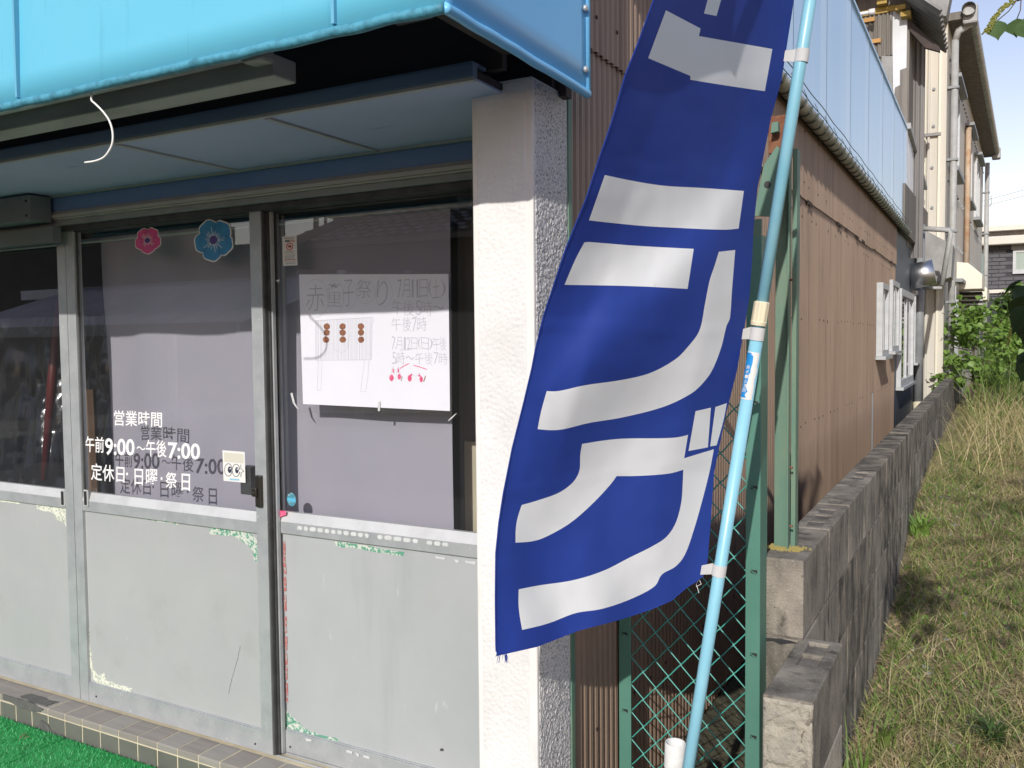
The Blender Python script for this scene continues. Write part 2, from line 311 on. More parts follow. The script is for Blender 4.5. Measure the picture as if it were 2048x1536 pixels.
M['earth'] = mat('straw_littered_earth', (0.28, 0.21, 0.12), 1.0, (0.16, 0.13, 0.07), 6, 0.35, 0.65, bump=0.9, bscale=60, bdist=0.015, col3=(0.36, 0.29, 0.16), scale3=45, lo3=0.52, hi3=0.68)
M['grass_g'] = mat('green_grass_blade', (0.13, 0.22, 0.04), 0.55, (0.18, 0.26, 0.06), 3, trans=0.3)
M['grass_d'] = mat('dry_straw_blade', (0.58, 0.48, 0.27), 0.7, (0.44, 0.36, 0.18), 4, trans=0.25)
M['grass_m'] = mat('yellow_green_blade', (0.26, 0.29, 0.085), 0.6, (0.33, 0.33, 0.12), 4, trans=0.3)
M['litter'] = mat('brown_dead_leaf', (0.30, 0.19, 0.10), 0.8, (0.42, 0.33, 0.20), 30, trans=0.15)
M['leaf'] = mat('bright_green_leaf', (0.17, 0.29, 0.055), 0.5, (0.23, 0.36, 0.08), 4, 0.35, 0.65, trans=0.35)
M['leaf_shaded'] = mat('shaded_tallow_leaf', (0.04, 0.075, 0.02), 0.42, (0.028, 0.055, 0.016), 25, trans=0.25)  # leaf green darkened so the shade sits in the colour
M['leaf_lit'] = mat('sunlit_tallow_leaf', (0.12, 0.20, 0.07), 0.45, (0.16, 0.25, 0.09), 30, trans=0.4)  # lighter copy for the upper leaves, sunlight put into the colour
M['leaf_dk'] = mat('hedge_leaf', (0.05, 0.10, 0.025), 0.5, (0.08, 0.14, 0.03), 2, trans=0.3)
M['bark'] = mat('grey_brown_bark', (0.13, 0.095, 0.07), 0.9, (0.08, 0.06, 0.045), 30, bump=0.6, bscale=80, bdist=0.006)
M['catkin'] = mat('yellow_green_catkin', (0.34, 0.33, 0.08), 0.7, (0.24, 0.25, 0.06), 200)
M['stone'] = mat('grey_pebble', (0.34, 0.32, 0.29), 0.9, (0.24, 0.23, 0.21), 30)
M['brick'] = mat('dark_grey_brick', (0.085, 0.082, 0.09), 0.8, (0.11, 0.105, 0.112), 12)
M['brick_joint'] = mat('brick_joint', (0.05, 0.05, 0.055), 0.9)
M['cream_trim'] = mat('cream_house_trim', (0.66, 0.61, 0.52), 0.7, (0.60, 0.56, 0.48), 4)
M['rooftile'] = mat('grey_roof_tile', (0.055, 0.058, 0.065), 0.35, (0.08, 0.083, 0.09), 3)
M['darkwall'] = mat('dark_house_wall', (0.05, 0.048, 0.045), 0.8, (0.07, 0.066, 0.06), 2)
M['polycarb'] = mat('smoked_polycarbonate', (0.72, 0.70, 0.74), 0.3, (0.60, 0.58, 0.62), 2, trans=0.6)
M['wire'] = mat('black_cable', (0.05, 0.05, 0.055), 0.7)
M['st_pink'] = mat('pink_petal_print', (0.60, 0.055, 0.22), 0.45, (0.66, 0.10, 0.28), 30)
M['st_blue'] = mat('blue_petal_print', (0.035, 0.20, 0.42), 0.45, (0.05, 0.25, 0.48), 30)
M['st_purple'] = mat('purple_print', (0.085, 0.05, 0.22), 0.5)
M['st_line'] = mat('dark_print_line', (0.03, 0.03, 0.06), 0.5)
M['st_white'] = mat('white_print', (0.72, 0.71, 0.68), 0.5)
M['st_grey'] = mat('grey_print', (0.32, 0.31, 0.30), 0.5)
M['st_faint'] = mat('faint_beige_print', (0.60, 0.57, 0.48), 0.5)
M['st_red'] = mat('red_print', (0.60, 0.05, 0.04), 0.5)
M['st_cyan'] = mat('cyan_print', (0.10, 0.42, 0.62), 0.5)
M['st_teal'] = mat('teal_sticker', (0.07, 0.24, 0.31), 0.5, (0.30, 0.45, 0.45), 120, 0.55, 0.6)
M['st_polebl'] = mat('blue_pole_sticker', (0.02, 0.26, 0.62), 0.4)
M['res_green'] = mat('green_tape_residue', (0.10, 0.29, 0.20), 0.8, (0.55, 0.57, 0.50), 110, 0.47, 0.53)
M['res_white'] = mat('white_tape_residue', (0.66, 0.66, 0.56), 0.9, (0.36, 0.40, 0.33), 120, 0.50, 0.58)
M['res_red'] = mat('red_tape_remnant', (0.42, 0.13, 0.12), 0.7, (0.36, 0.33, 0.32), 90, 0.48, 0.56)
M['res_pale'] = mat('pale_glue_spot', (0.60, 0.61, 0.60), 0.7, (0.52, 0.53, 0.52), 60)
M['bronze'] = mat('dark_bronze_lock', (0.07, 0.065, 0.055), 0.35, metal=0.7)

def text_mesh(body, offset=0.0):
    c = bpy.data.curves.new('txt', 'FONT'); c.body = body; c.offset = offset; c.resolution_u = 3
    o = bpy.data.objects.new('txt', c); C.objects.link(o)
    bpy.context.view_layer.update()
    me = bpy.data.meshes.new_from_object(o.evaluated_get(bpy.context.evaluated_depsgraph_get()))
    V = [tuple(v.co) for v in me.vertices]; F = [tuple(p.vertices) for p in me.polygons]
    bpy.data.objects.remove(o); bpy.data.curves.remove(c); bpy.data.meshes.remove(me)
    xs = [v[0] for v in V]; ys = [v[1] for v in V]
    x0, x1, y0, y1 = min(xs), max(xs), min(ys), max(ys)
    return [((v[0] - x0) / (x1 - x0), (v[1] - y0) / (y1 - y0)) for v in V], F
def text_on(g, body, tl, tr, bl, br, offset=0.0):
    """letters fitted into the quadrilateral tl tr bl br (points in the place)"""
    V, F = text_mesh(body, offset)
    tl, tr, bl, br = map(Vector, (tl, tr, bl, br))
    g.add([(bl.lerp(br, u)).lerp(tl.lerp(tr, u), v) for u, v in V], F)
def text_px(g, body, x0, x1, y0, y1, Y, offset=0.0, dy=0.0):
    """level line of writing on the plane at depth Y between two columns"""
    a = PY(x0, y0, Y); b = PY(x1, y0 + dy, Y); c = PY(x0, y1, Y); d = PY(x1, y1 + dy, Y)
    text_on(g, body, a, b, c, d, offset)

# ================================================================== SETTING
g = G(); g.box(-150, 150, -150, 400, -0.6, -0.012)
struct(g.build('ground', M['asphalt']))

def wall_r(y): return -0.40 - 0.0062 * (y - 2.2)          # right face of the block wall
def gz(x, y):
    t = min(max((y - 3.4) / 3.6, 0), 1); t = t * t * (3 - 2 * t)
    h = 0.03 + 0.37 * t + 0.006 * max(y - 7, 0)
    return h + 0.02 * noise.noise((x * 1.7, y * 1.3, 0)) + 0.008 * noise.noise((x * 9, y * 9, 3))
xs = np.concatenate([np.linspace(-0.45, 1.2, 56), np.linspace(1.4, 30, 20)])
ys = np.concatenate([np.linspace(0.6, 9, 150), np.linspace(9.3, 60, 60)])
V = [(x, y, gz(x, y)) for y in ys for x in xs]; nx = len(xs)
F = [(j * nx + i, j * nx + i + 1, (j + 1) * nx + i + 1, (j + 1) * nx + i) for j in range(len(ys) - 1) for i in range(nx - 1)]
struct(mesh_np('grass_terrain', V, F, M['earth'], smooth=True))

xs = np.linspace(-0.90, -0.46, 22); ys = np.linspace(1.86, 17, 240)
V = [(x, y, 0.045 + 0.03 * noise.noise((x * 4, y * 4, 1)) + 0.012 * noise.noise((x * 22, y * 22, 5)) + 0.05 * max(0, (-0.78 - x) / 0.1)) for y in ys for x in xs]; nx = len(xs)
F = [(j * nx + i, j * nx + i + 1, (j + 1) * nx + i + 1, (j + 1) * nx + i) for j in range(len(ys) - 1) for i in range(nx - 1)]
struct(mesh_np('alley_soil', V, F, M['soil'], smooth=True))

# ================================================================== SHOP BUILDING
shop = thing('shop_building', 'shop with aluminium sliding doors, white stucco corner pillar and long brown ribbed side wall', 'building', (-2.4, 2.0, 0))
DY = 2.02                                   # front plane of the doors

# --- corner pillar
PXR, PXL, PF, PB = -0.86, -1.01, 1.668, 1.843
g = G(); g.box(PXL, PXR, PF, PB, -0.01, 1.955); pil = g.build('pillar', M['plaster'], shop, bevel=0.004)
def rough_panel(name, o, u, v, nu, nv, amp, m, par, nrm):
    o = Vector(o); u = Vector(u); v = Vector(v); nrm = Vector(nrm); V = []
    for j in range(nv + 1):
        for i in range(nu + 1):
            p = o + u * (i / nu) + v * (j / nv)
            e = min(i, nu - i, j, nv - j)
            h = noise.noise(p * 130) * 0.6 + noise.noise(p * 240) * 0.4
            V.append(p + nrm * ((0.0015 + amp * max(h, -0.35)) if e else -0.002))
    F = [(j * (nu + 1) + i, j * (nu + 1) + i + 1, (j + 1) * (nu + 1) + i + 1, (j + 1) * (nu + 1) + i) for j in range(nv) for i in range(nu)]
    return mesh_np(name, V, F, m, par, smooth=True)
rough_panel('stucco_panel', (PXL + 0.012, PF, 0.0), (0.122, 0, 0), (0, 0, 1.95), 60, 900, 0.0016, M['stucco'], pil, (0, -1, 0))
rough_panel('stucco_panel', (PXR, PF + 0.008, 0.0), (0, 0.158, 0), (0, 0, 1.95), 60, 700, 0.0026, M['stucco_side'], pil, (1, 0, 0))
g = G(); g.box(PXR - 0.008, PXR + 0.004, PB - 0.005, PB + 0.012, 0, 1.97); g.build('edge_strip', M['green_old'], shop)
# short return wall between pillar and doors
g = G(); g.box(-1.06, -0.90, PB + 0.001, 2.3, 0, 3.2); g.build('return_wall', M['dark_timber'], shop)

# --- soffit over the doors
SZ = 1.928
sof = None
g = G(); g.box(-4.7, -0.93, 1.556, 1.985, SZ + 0.006, SZ + 0.02); sof = g.build('soffit', M['dark_timber'], shop)
cuts = [-4.7, PY(-260, 345, 1.545).x, PY(225, 302, 1.545).x, PY(525, 247, 1.545).x, -0.93]
for a, b in zip(cuts[:-1], cuts[1:]):
    g = G(); g.box(a + 0.006, b - 0.002, 1.556, 1.982, SZ, SZ + 0.005); g.build('soffit_panel', M['soffit'], sof)
for c in cuts[1:-1]:
    g = G(); g.box(c - 0.005, c + 0.009, 1.556, 1.98, SZ - 0.006, SZ + 0.0045); g.build('batten', M['mould'], sof, bevel=0.001)
g = G(); g.box(-4.7, -0.928, 1.541, 1.555, SZ - 0.004, SZ + 0.004); g.build('front_batten', M['mould'], sof, bevel=0.001)
g = G(); g.box(-4.7, -0.926, 1.536, 1.554, SZ + 0.0045, SZ + 0.028); g.build('front_edge', M['soffit_edge'], sof)
g = G(); g.box(-4.7, -0.932, 1.545, 1.60, SZ + 0.0285, SZ + 0.036); g.build('upper_edge', M['soffit_edge'], sof)
# --- transom boards above the doors
def strip(name, z0, z1, y0, m, x0=-4.7, par=None, bev=0.0015):
    g = G(); g.box(x0, -1.058, y0, 2.09, EYE + z0, EYE + z1); return g.build(name, m, par or shop, bevel=bev)
tran = strip('transom_board', 0.4725, 0.5215, 1.990, M['blue_board'])
strip('upper_moulding', 0.522, 0.5345, 1.978, M['mould'], par=tran)
strip('lower_moulding', 0.461, 0.472, 1.982, M['mould2'], par=tran)
strip('lower_moulding', 0.4495, 0.4605, 1.976, M['mould'], par=tran)
strip('lower_moulding', 0.4435, 0.449, 1.984, M['mould'], par=tran)
strip('door_head', 0.424, 0.443, 1.992, M['mould2'], par=tran)
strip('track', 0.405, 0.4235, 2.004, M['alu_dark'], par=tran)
# wall above the soffit and the dark space in front of it
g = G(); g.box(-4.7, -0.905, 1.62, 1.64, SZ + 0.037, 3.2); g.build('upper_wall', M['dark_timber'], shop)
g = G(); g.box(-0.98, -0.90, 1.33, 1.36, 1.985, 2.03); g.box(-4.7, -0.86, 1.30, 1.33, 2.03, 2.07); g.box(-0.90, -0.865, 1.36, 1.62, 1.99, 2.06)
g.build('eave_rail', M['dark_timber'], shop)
# --- grey box over the left door
bx1 = PY(111, 430, 1.99).x
g = G(); g.box(-4.7, bx1, 1.895, 1.975, EYE + 0.432, EYE + 0.5215); bo = g.build('motor_box', M['box'], shop, bevel=0.002)
g = G()
for pz in (0.45, 0.50): g.tube([(bx1 - 0.018, 1.8955, EYE + pz), (bx1 - 0.018, 1.891, EYE + pz)], 0.004, 8)
g.build('screws', M['black'], bo)
g = G(); g.box(-4.7, bx1 + 0.03, 1.955, 1.99, EYE + 0.362, EYE + 0.418); g.build('cover_board', M['box'], bo, bevel=0.001)

# --- room behind the glass
g = G()
g.box(-5.2, -0.89, 5.0, 5.1, 0, 2.5); g.box(-5.2, -5.1, 2.1, 5.0, 0, 2.5); g.box(-0.98, -0.905, 2.31, 5.0, 0, 2.5)
g.box(-5.1, -0.98, 2.09, 5.0, -0.01, 0.05); g.box(-5.2, -0.905, 2.1, 5.0, 2.3, 2.4)
g.build('interior_wall', M['room'], shop)
g = G(); g.box(PY(932, 900, 2.32).x, -1.10, 2.31, 2.325, 0.06, PY(940, 882, 2.32).z); g.build('interior_board', M['room_beige'], shop)
g = G(); g.box(-1.47, -1.03, 2.335, 2.35, 0.06, 2.2); g.build('added_fill_panel', M['old_wood'], shop)  # added board close to the glass, placed to catch daylight there
g = G(); g.tube([(-5.0, 2.165, 1.79), (-1.1, 2.165, 1.79)], 0.009, 8); g.build('curtain_rod', M['alu'], shop, smooth=True)

# --- entrance step
zt = 0.085
step = None
g = G(); g.box(-4.8, -1.012, 1.9275, 2.075, -0.01, zt - 0.0012); step = g.build('entrance_step', M['grout'], shop)
pitch = 0.0965
x0 = PY(163, 1439, 1.925).x
k = math.ceil((-4.75 - x0) / pitch)
i = 0
def nose_tile():
    g = G(); w = pitch / 2 - 0.0028
    prof = [(1.9255, zt - 0.022), (1.9255, zt - 0.004), (1.9268, zt - 0.001), (1.9295, zt), (2.020, zt), (2.020, zt - 0.007), (1.933, zt - 0.007), (1.933, zt - 0.022)]
    pts = [Vector((-w, y, z)) for y, z in prof]
    g.prism(pts, (2 * w, 0, 0)); return g
b0 = BASE[shop]
proto_t = None; proto_r = None
x = x0 + k * pitch
while x < -1.08:
    cx = x + pitch / 2
    if proto_t is None:
        gg = nose_tile(); gg.v = [(a + cx, b, c) for a, b, c in gg.v]
        proto_t = gg.build('tile', M['tile'], step); xt = cx
        gg = G(); w = pitch / 2 - 0.0028; gg.box(cx - w, cx + w, 1.9258, 1.935, -0.01, zt - 0.0275); proto_r = gg.build('riser_tile', M['riser'], step, bevel=0.0008)
    else:
        t = dup(proto_t, step, (cx - xt, 0, random.uniform(-0.0006, 0.0006)))
        if random.random() < 0.4:
            t.data = t.data.copy(); t.data.materials[0] = M['tile2']
        dup(proto_r, step, (cx - xt, random.uniform(-0.0005, 0.0005), 0))
    x += pitch
# mortar smears over the broken tiles
def blob(name, pts, nrm, th, m, par, sub=5, jit=0.002):
    P = [Vector(p) for p in pts]; n = Vector(nrm); out = []
    for i in range(len(P)):
        a, b = P[i], P[(i + 1) % len(P)]
        for j in range(sub):
            q = a.lerp(b, j / sub)
            if j: q += Vector((random.uniform(-jit, jit), random.uniform(-jit, jit), random.uniform(-jit, jit)))
            q -= n * (q - a).dot(n) if True else 0
            out.append(q)
    g = G(); g.prism(out, n * th); return g.build(name, m, par)
def pt_top(px, py): 
    r = ratio(px, py); k_ = (zt + 0.0005 - EYE) / r.z; return Vector((r.x * k_, k_, zt + 0.0005))
def pt_front(px, py): return PY(px, py, 1.9252)
blob('mortar_patch', [pt_top(*q) for q in ((40, 1393), (62, 1388), (88, 1395), (98, 1401), (118, 1404), (92, 1413), (60, 1403))], (0, 0, 1), 0.0025, M['mortar'], step)
blob('mortar_patch', [pt_front(*q) for q in ((6, 1388), (30, 1395), (60, 1404), (88, 1418), (80, 1424), (60, 1422), (40, 1416), (20, 1402), (8, 1399))], (0, -1, 0), 0.003, M['mortar'], step)
blob('mortar_patch', [pt_front(*q) for q in ((82, 1440), (96, 1448), (104, 1462), (130, 1472), (135, 1478), (100, 1466), (78, 1455))], (0, -1, 0), 0.003, M['mortar'], step)
g = G(); g.box(-4.7, -1.058, 2.036, 2.040, zt + 0.0005, zt + 0.006); g.box(-4.7, -1.058, 2.06, 2.075, zt + 0.0005, zt + 0.008)
g.build('door_track', M['alu'], step)

# --- sliding doors
ZB, ZP0, ZP1, ZR1, ZG0, ZG1, ZT = 0.0945, 0.168, 0.800, 0.836, 0.867, 1.802, 1.83
def sliding_door(X0, X1, Y0, panel, label, wl=0.046, wr=0.046):
    """Y0 is the outer face; Empty-free: the frame is the door itself"""
    Y1 = Y0 + 0.032
    g = G(); g.box(X0, X0 + wl, Y0, Y1, ZB, ZT); d = g.build('sliding_door', M['alu'], shop, bevel=0.0012)
    d['label'] = label
    g = G(); g.box(X1 - wr, X1, Y0, Y1, ZB, ZT); g.build('stile', M['alu'], d, bevel=0.0012)
    a, b = X0 + wl, X1 - wr
    g = G(); g.box(a, b, Y0 + 0.002, Y1 - 0.002, ZB, ZP0 - 0.004); g.box(a, b, Y0 + 0.006, Y1 - 0.004, ZP0 - 0.004, ZP0); g.build('bottom_rail', M['alu'], d, bevel=0.001)
    g = G(); g.box(a, b, Y0 + 0.012, Y0 + 0.016, ZP0, ZP1); g.build('kick_panel', panel, d)
    g = G(); g.box(a, b, Y0 + 0.002, Y1 - 0.002, ZP1, ZR1); g.build('middle_rail', M['alu'], d, bevel=0.001)
    g = G(); g.prism([(a, Y0 + 0.0015, ZR1 + 0.0005), (a, Y1 - 0.002, ZR1 + 0.0005), (a, Y1 - 0.002, ZG0), (a, Y0 + 0.0135, ZG0)], (b - a, 0, 0)); g.build('glazing_ledge', M['alu_ledge'], d, bevel=0.0008)
    g = G(); g.box(a, b, Y0 + 0.002, Y1 - 0.002, ZG1, ZT); g.build('top_rail', M['alu_dark'], d, bevel=0.001)  # dark material paints in the shade under the door head
    g = G(); yg = Y0 + 0.016; g.quad((a, yg, ZG0 - 0.004), (b, yg, ZG0 - 0.004), (b, yg, ZG1 + 0.004), (a, yg, ZG1 + 0.004)); g.build('glass_pane', M['glass'], d)
    for (xx, s_) in ((a, 1), (b, -1)):
        g = G(); g.box(xx, xx + s_ * 0.006, Y0 + 0.009, Y0 + 0.0145, ZG0, ZG1); g.build('glazing_bead', M['alu_dark'], d)
    return d
xm = PY(147, 1000, DY).x
x3 = PY(538, 1200, DY).x
door1 = sliding_door(xm - 0.93, xm - 0.0015, DY, M['panel'], 'left aluminium sliding door in front of the black plastic')
door2 = sliding_door(xm + 0.0015, x3, DY, M['panel'], 'middle aluminium sliding door with opening hours lettering')
door3 = sliding_door(x3 - 0.035, -1.10, DY + 0.038, M['panel_rib'], 'right aluminium sliding door with ribbed kick panel')
door0 = sliding_door(xm - 1.84, xm - 0.895, DY + 0.038, M['panel_rib'], 'far left aluminium sliding door behind the left one')
g = G(); g.box(-4.86, -4.70, 1.70, 2.30, -0.01, 3.2); g.build('end_wall', M['plaster'], shop)
YG = DY + 0.016
YG3 = DY + 0.038 + 0.016
# dark weather strips at the meeting edge
g = G(); g.box(x3 + 0.0005, x3 + 0.006, DY + 0.006, DY + 0.036, ZB, ZT); g.box(x3 + 0.0065, x3 + 0.012, DY + 0.020, DY + 0.037, ZB, ZT)
g.build('weather_strip', M['alu_dark'], door2)
g = G(); g.box(x3 + 0.013, x3 + 0.019, DY + 0.026, DY + 0.0375, ZB, ZT); g.build('weather_strip', M['alu'], door2)
# pulls
for d, px in ((door1, 127), (door2, 173)):
    c = PY(px, 996, DY)
    g = G(); g.box(c.x - 0.011, c.x + 0.011, DY - 0.004, DY + 0.001, c.z - 0.03, c.z + 0.03); h = g.build('pull_handle', M['alu_ledge'], d, bevel=0.001)
    g = G(); g.box(c.x - 0.007, c.x + 0.007, DY - 0.0052, DY - 0.0035, c.z - 0.025, c.z + 0.025); g.build('pull_recess', M['black'], d)
c = PY(521, 982, DY)
g = G(); g.box(c.x - 0.013, c.x + 0.012, DY - 0.012, DY + 0.002, c.z - 0.05, c.z + 0.05); g.tube([(c.x - 0.008, DY - 0.028, c.z - 0.005), (c.x - 0.008, DY - 0.01, c.z - 0.005)], [0.007, 0.011], 10)
g.box(c.x - 0.018, c.x + 0.002, DY - 0.022, DY - 0.011, c.z - 0.016, c.z + 0.012)
g.build('lock_handle', M['bronze'], door2, bevel=0.003)
c = PY(507, 958, DY + 0.06)
g = G(); g.box(c.x - 0.02, c.x + 0.025, DY + 0.022, DY + 0.045, c.z - 0.045, c.z + 0.045); g.build('lock_box', M['alu_dark'], door2, bevel=0.002)
# screws
for d, pts in ((door2, ((192, 1393), (510, 1488))), (door3, ((580, 1494), (882, 1500)))):
    g = G()
    for q in pts:
        y_ = DY + (0.0 if d is door2 else 0.038)
        c = PY(q[0], q[1], y_); g.tube([(c.x, y_ - 0.0005, c.z), (c.x, y_ + 0.004, c.z)], 0.0035, 8)
    g.build('screws', M['alu_dark'], d)

# --- opening-hours lettering on the glass of the middle door
YL = YG - 0.0012
for (tx, xa, xb, ya, yb_, off, dy) in (('営業時間', 228, 324, 820, 851, 0.009, 4), ('午前', 171, 208, 872, 904, 0.012, 2), ('9:00', 210, 269, 876, 910, 0.02, 2), ('〜', 273, 291, 892, 899, 0.012, 2),
        ('午後', 292, 333, 879, 913, 0.008, 2), ('7:00', 336, 400, 884, 917, 0.02, 3), ('定休日', 182, 249, 926, 960, 0.009, 6), ('・', 252, 256, 945, 951, 0, 0), ('日曜', 269, 315, 936, 970, 0.008, 3),
        ('・', 321, 325, 954, 960, 0, 0), ('祭', 331, 354, 944, 976, 0.009, 1), ('日', 363, 380, 947, 981, 0.012, 1)):
    g = G(); text_px(g, tx, xa, xb, ya, yb_, YL, off, dy); g.build('lettering', M['letter'], door2)

# --- tape residue on the doors
def residue(name, pts, Y, m, par, jit=1.6, sub=6, th=0.0006):
    out = []
    for i in range(len(pts)):
        a, b = Vector(pts[i]), Vector(pts[(i + 1) % len(pts)])
        for j in range(sub):
            q = a.lerp(b, j / sub)
            if j: q = q + Vector((random.uniform(-jit, jit), random.uniform(-jit, jit)))
            out.append(PY(q.x, q.y, Y))
    g = G(); g.prism(out, (0, -th, 0)); return g.build(name, m, par)
KY = DY + 0.0118; KY3 = KY + 0.038
residue('tape_residue', [(419, 1053), (460, 1056), (497, 1064), (514, 1080), (519, 1100), (519, 1134), (507, 1114), (504, 1098), (487, 1085), (470, 1073), (420, 1068)], KY, M['res_green'], door2)
residue('tape_residue', [(272, 1030), (360, 1042), (356, 1050), (273, 1036)], KY, M['res_green'], door2, 1)
residue('tape_residue', [(178, 1255), (181, 1300), (186, 1335), (196, 1352), (208, 1345), (213, 1360), (240, 1370), (263, 1376), (263, 1388), (230, 1382), (200, 1372), (186, 1356), (178, 1318)], KY, M['res_white'], door2)
residue('tape_residue', [(0, 996), (42, 1003), (40, 1008), (0, 1003)], KY, M['res_white'], door1, 1)
residue('tape_residue', [(73, 1008), (134, 1014), (136, 1070), (130, 1046), (116, 1040), (106, 1026), (74, 1018)], KY, M['res_white'], door1)
residue('tape_residue', [(668, 1082), (810, 1104), (806, 1112), (744, 1103), (672, 1092)], KY3, M['res_green'], door3, 1.2)
residue('tape_residue', [(568, 1410), (580, 1430), (600, 1447), (618, 1462), (678, 1478), (676, 1487), (640, 1482), (600, 1474), (568, 1462)], KY3, M['res_green'], door3)
for y0_, y1_ in ((1082, 1110), (1112, 1148), (1153, 1182), (1190, 1222), (1232, 1265), (1272, 1300), (1305, 1330), (1332, 1360), (1366, 1392), (1394, 1406)):
    xo = 566 + (y0_ - 1082) * 0.014
    residue('tape_residue', [(xo, y0_), (xo + 5 + random.uniform(-1, 1), y0_ + 1), (xo + 6 + random.uniform(-1, 1), y1_), (xo + 1, y1_)], KY3 - 0.0012, M['res_red'], door3, 0.8, 3)
xg = 594
for w_ in (11, 9, 13, 12, 10, 10, 10, 12, 12, 11, 9, 0, 11, 16, 17, 16, 12, 0, 12, 14, 13):
    if w_ == 0: xg += 14; continue
    yb = 1036 + (xg - 556) * 0.114 + 12
    residue('glue_spot', [(xg, yb + 2), (xg + 3, yb - 1), (xg + w_ - 2, yb), (xg + w_, yb + 4), (xg + w_ - 2, yb + 8), (xg + 2, yb + 7)], DY + 0.0398, M['res_pale'], door3, 0.5, 2, 0.0005)
    xg += w_ + 2.5
residue('tape_residue', [(553, 1020), (572, 1022), (572, 1030), (554, 1036)], DY + 0.0395, M['crayon_pink'], door3, 1.0, 3)
for q in ((870, 1112, 20), (908, 1118, 10), (930, 1121, 22), (692, 1500, 14), (711, 1506, 8), (726, 1510, 15), (610, 1476, 14)):
    residue('tape_residue', [(q[0], q[1]), (q[0] + q[2], q[1] + 3), (q[0] + q[2] - 2, q[1] + 8), (q[0] + 2, q[1] + 5)], KY3 - (0.001 if q[1] < 1300 else 0.012), M['tape_white'], door3, 1.0, 3)
for a, b in (((481, 1293), (456, 1388)),):
    n_ = 9; g = G()
    for i in range(n_):
        p = PY(a[0] + (b[0] - a[0]) * i / n_ + random.uniform(-1, 1), a[1] + (b[1] - a[1]) * i / n_, KY - 0.0003); q = PY(a[0] + (b[0] - a[0]) * (i + 0.9) / n_, a[1] + (b[1] - a[1]) * (i + 0.9) / n_, KY - 0.0003)
        g.quad(p, p + Vector((0.0016, 0, 0)), q + Vector((0.0012, 0, 0)), q)
    g.build('scratch', M['alu_dark'], door2)

# --- brown ribbed side wall, built sheet by sheet
XW = -0.872
ZSEAM = EYE + 0.70
RP = 0.033
def siding(y0, y1, z0, z1, x, m, par, name='siding_sheet'):
    n = max(1, round((y1 - y0) / RP)); p = (y1 - y0) / n; V = []; F = []
    prof = [(0.0, 0.0), (0.06, 0.0), (0.14, 0.008), (0.28, 0.008), (0.34, 0.005), (0.40, 0.008), (0.54, 0.008), (0.66, 0.0), (0.70, -0.003), (0.76, -0.003), (0.80, 0.0)]
    cols = []
    for i in range(n):
        for a, h in prof: cols.append((y0 + (i + a) * p, x + h))
    cols.append((y1, x))
    for (yy, xx) in cols: V += [(xx, yy, z0), (xx, yy, z1)]
    F = [(2 * i, 2 * i + 2, 2 * i + 3, 2 * i + 1) for i in range(len(cols) - 1)]
    return mesh_np(name, V, F, m, par)
g = G(); g.box(XW - 0.03, XW - 0.004, PB + 0.02, 9.42, -0.05, 2.9); side = g.build('side_wall', M['siding_gap'], shop)
ysh = [1.858, 2.66, 3.46, 4.27, 5.07, 5.88, 6.68, 7.49, 8.30, 8.86, 9.42]
wy0, wy1, wz0, wz1 = PX(1753, 640, XW + 0.01).y, PX(1779, 640, XW + 0.06).y, PX(1753, 712, XW).z, PX(1753, 566, XW).z
for a, b in zip(ysh[:-1], ysh[1:]):
    j = random.uniform(-0.015, 0.015)
    siding(a + 0.002, b - 0.002, 0.10 + random.uniform(-0.01, 0.01), ZSEAM + 0.02 + j, XW, M['brown'], side)
    siding(a + 0.002, b - 0.002, ZSEAM + j, 2.62, XW + 0.009, M['brown'], side)
# ragged lower edge of the upper sheets
g = G(); y = 3.5
while y < 9.3:
    w_ = random.uniform(0.03, 0.2)
    if random.random() < 0.6:
        d1, d2 = random.uniform(0.004, 0.03), random.uniform(0.004, 0.03)
        g.prism([(XW + 0.0175, y, ZSEAM + 0.01), (XW + 0.0175, y, ZSEAM - d1), (XW + 0.0175, y + w_ * 0.4, ZSEAM - d1 * 0.4), (XW + 0.0175, y + w_, ZSEAM - d2), (XW + 0.0175, y + w_, ZSEAM + 0.006)], (0.001, 0, 0))
    y += w_ + random.uniform(0.02, 0.25)
stuff(g.build('torn_edge', M['siding_gap'], side))
g = G()
for (zn, xo) in ((0.42, 0.0085), (0.95, 0.0085), (1.50, 0.0085), (2.02, 0.0085), (2.18, 0.0175), (2.44, 0.0175)):
    y = 2.0
    while y < 9.3:
        zz_ = zn + random.uniform(-0.006, 0.006)
        if random.random() < 0.5: g.box(XW + xo - 0.001, XW + xo + 0.0015, y - 0.0035, y + 0.0035, zz_ - 0.004, zz_ + 0.004)
        y += 0.132
stuff(g.build('nail_heads', M['siding_gap'], side))
g = G(); g.tube([(XW + 0.012, 7.62, 0.1), (XW + 0.012, 7.62, 0.95)], 0.006, 6); g.build('cable', M['pvc_dark'], side)
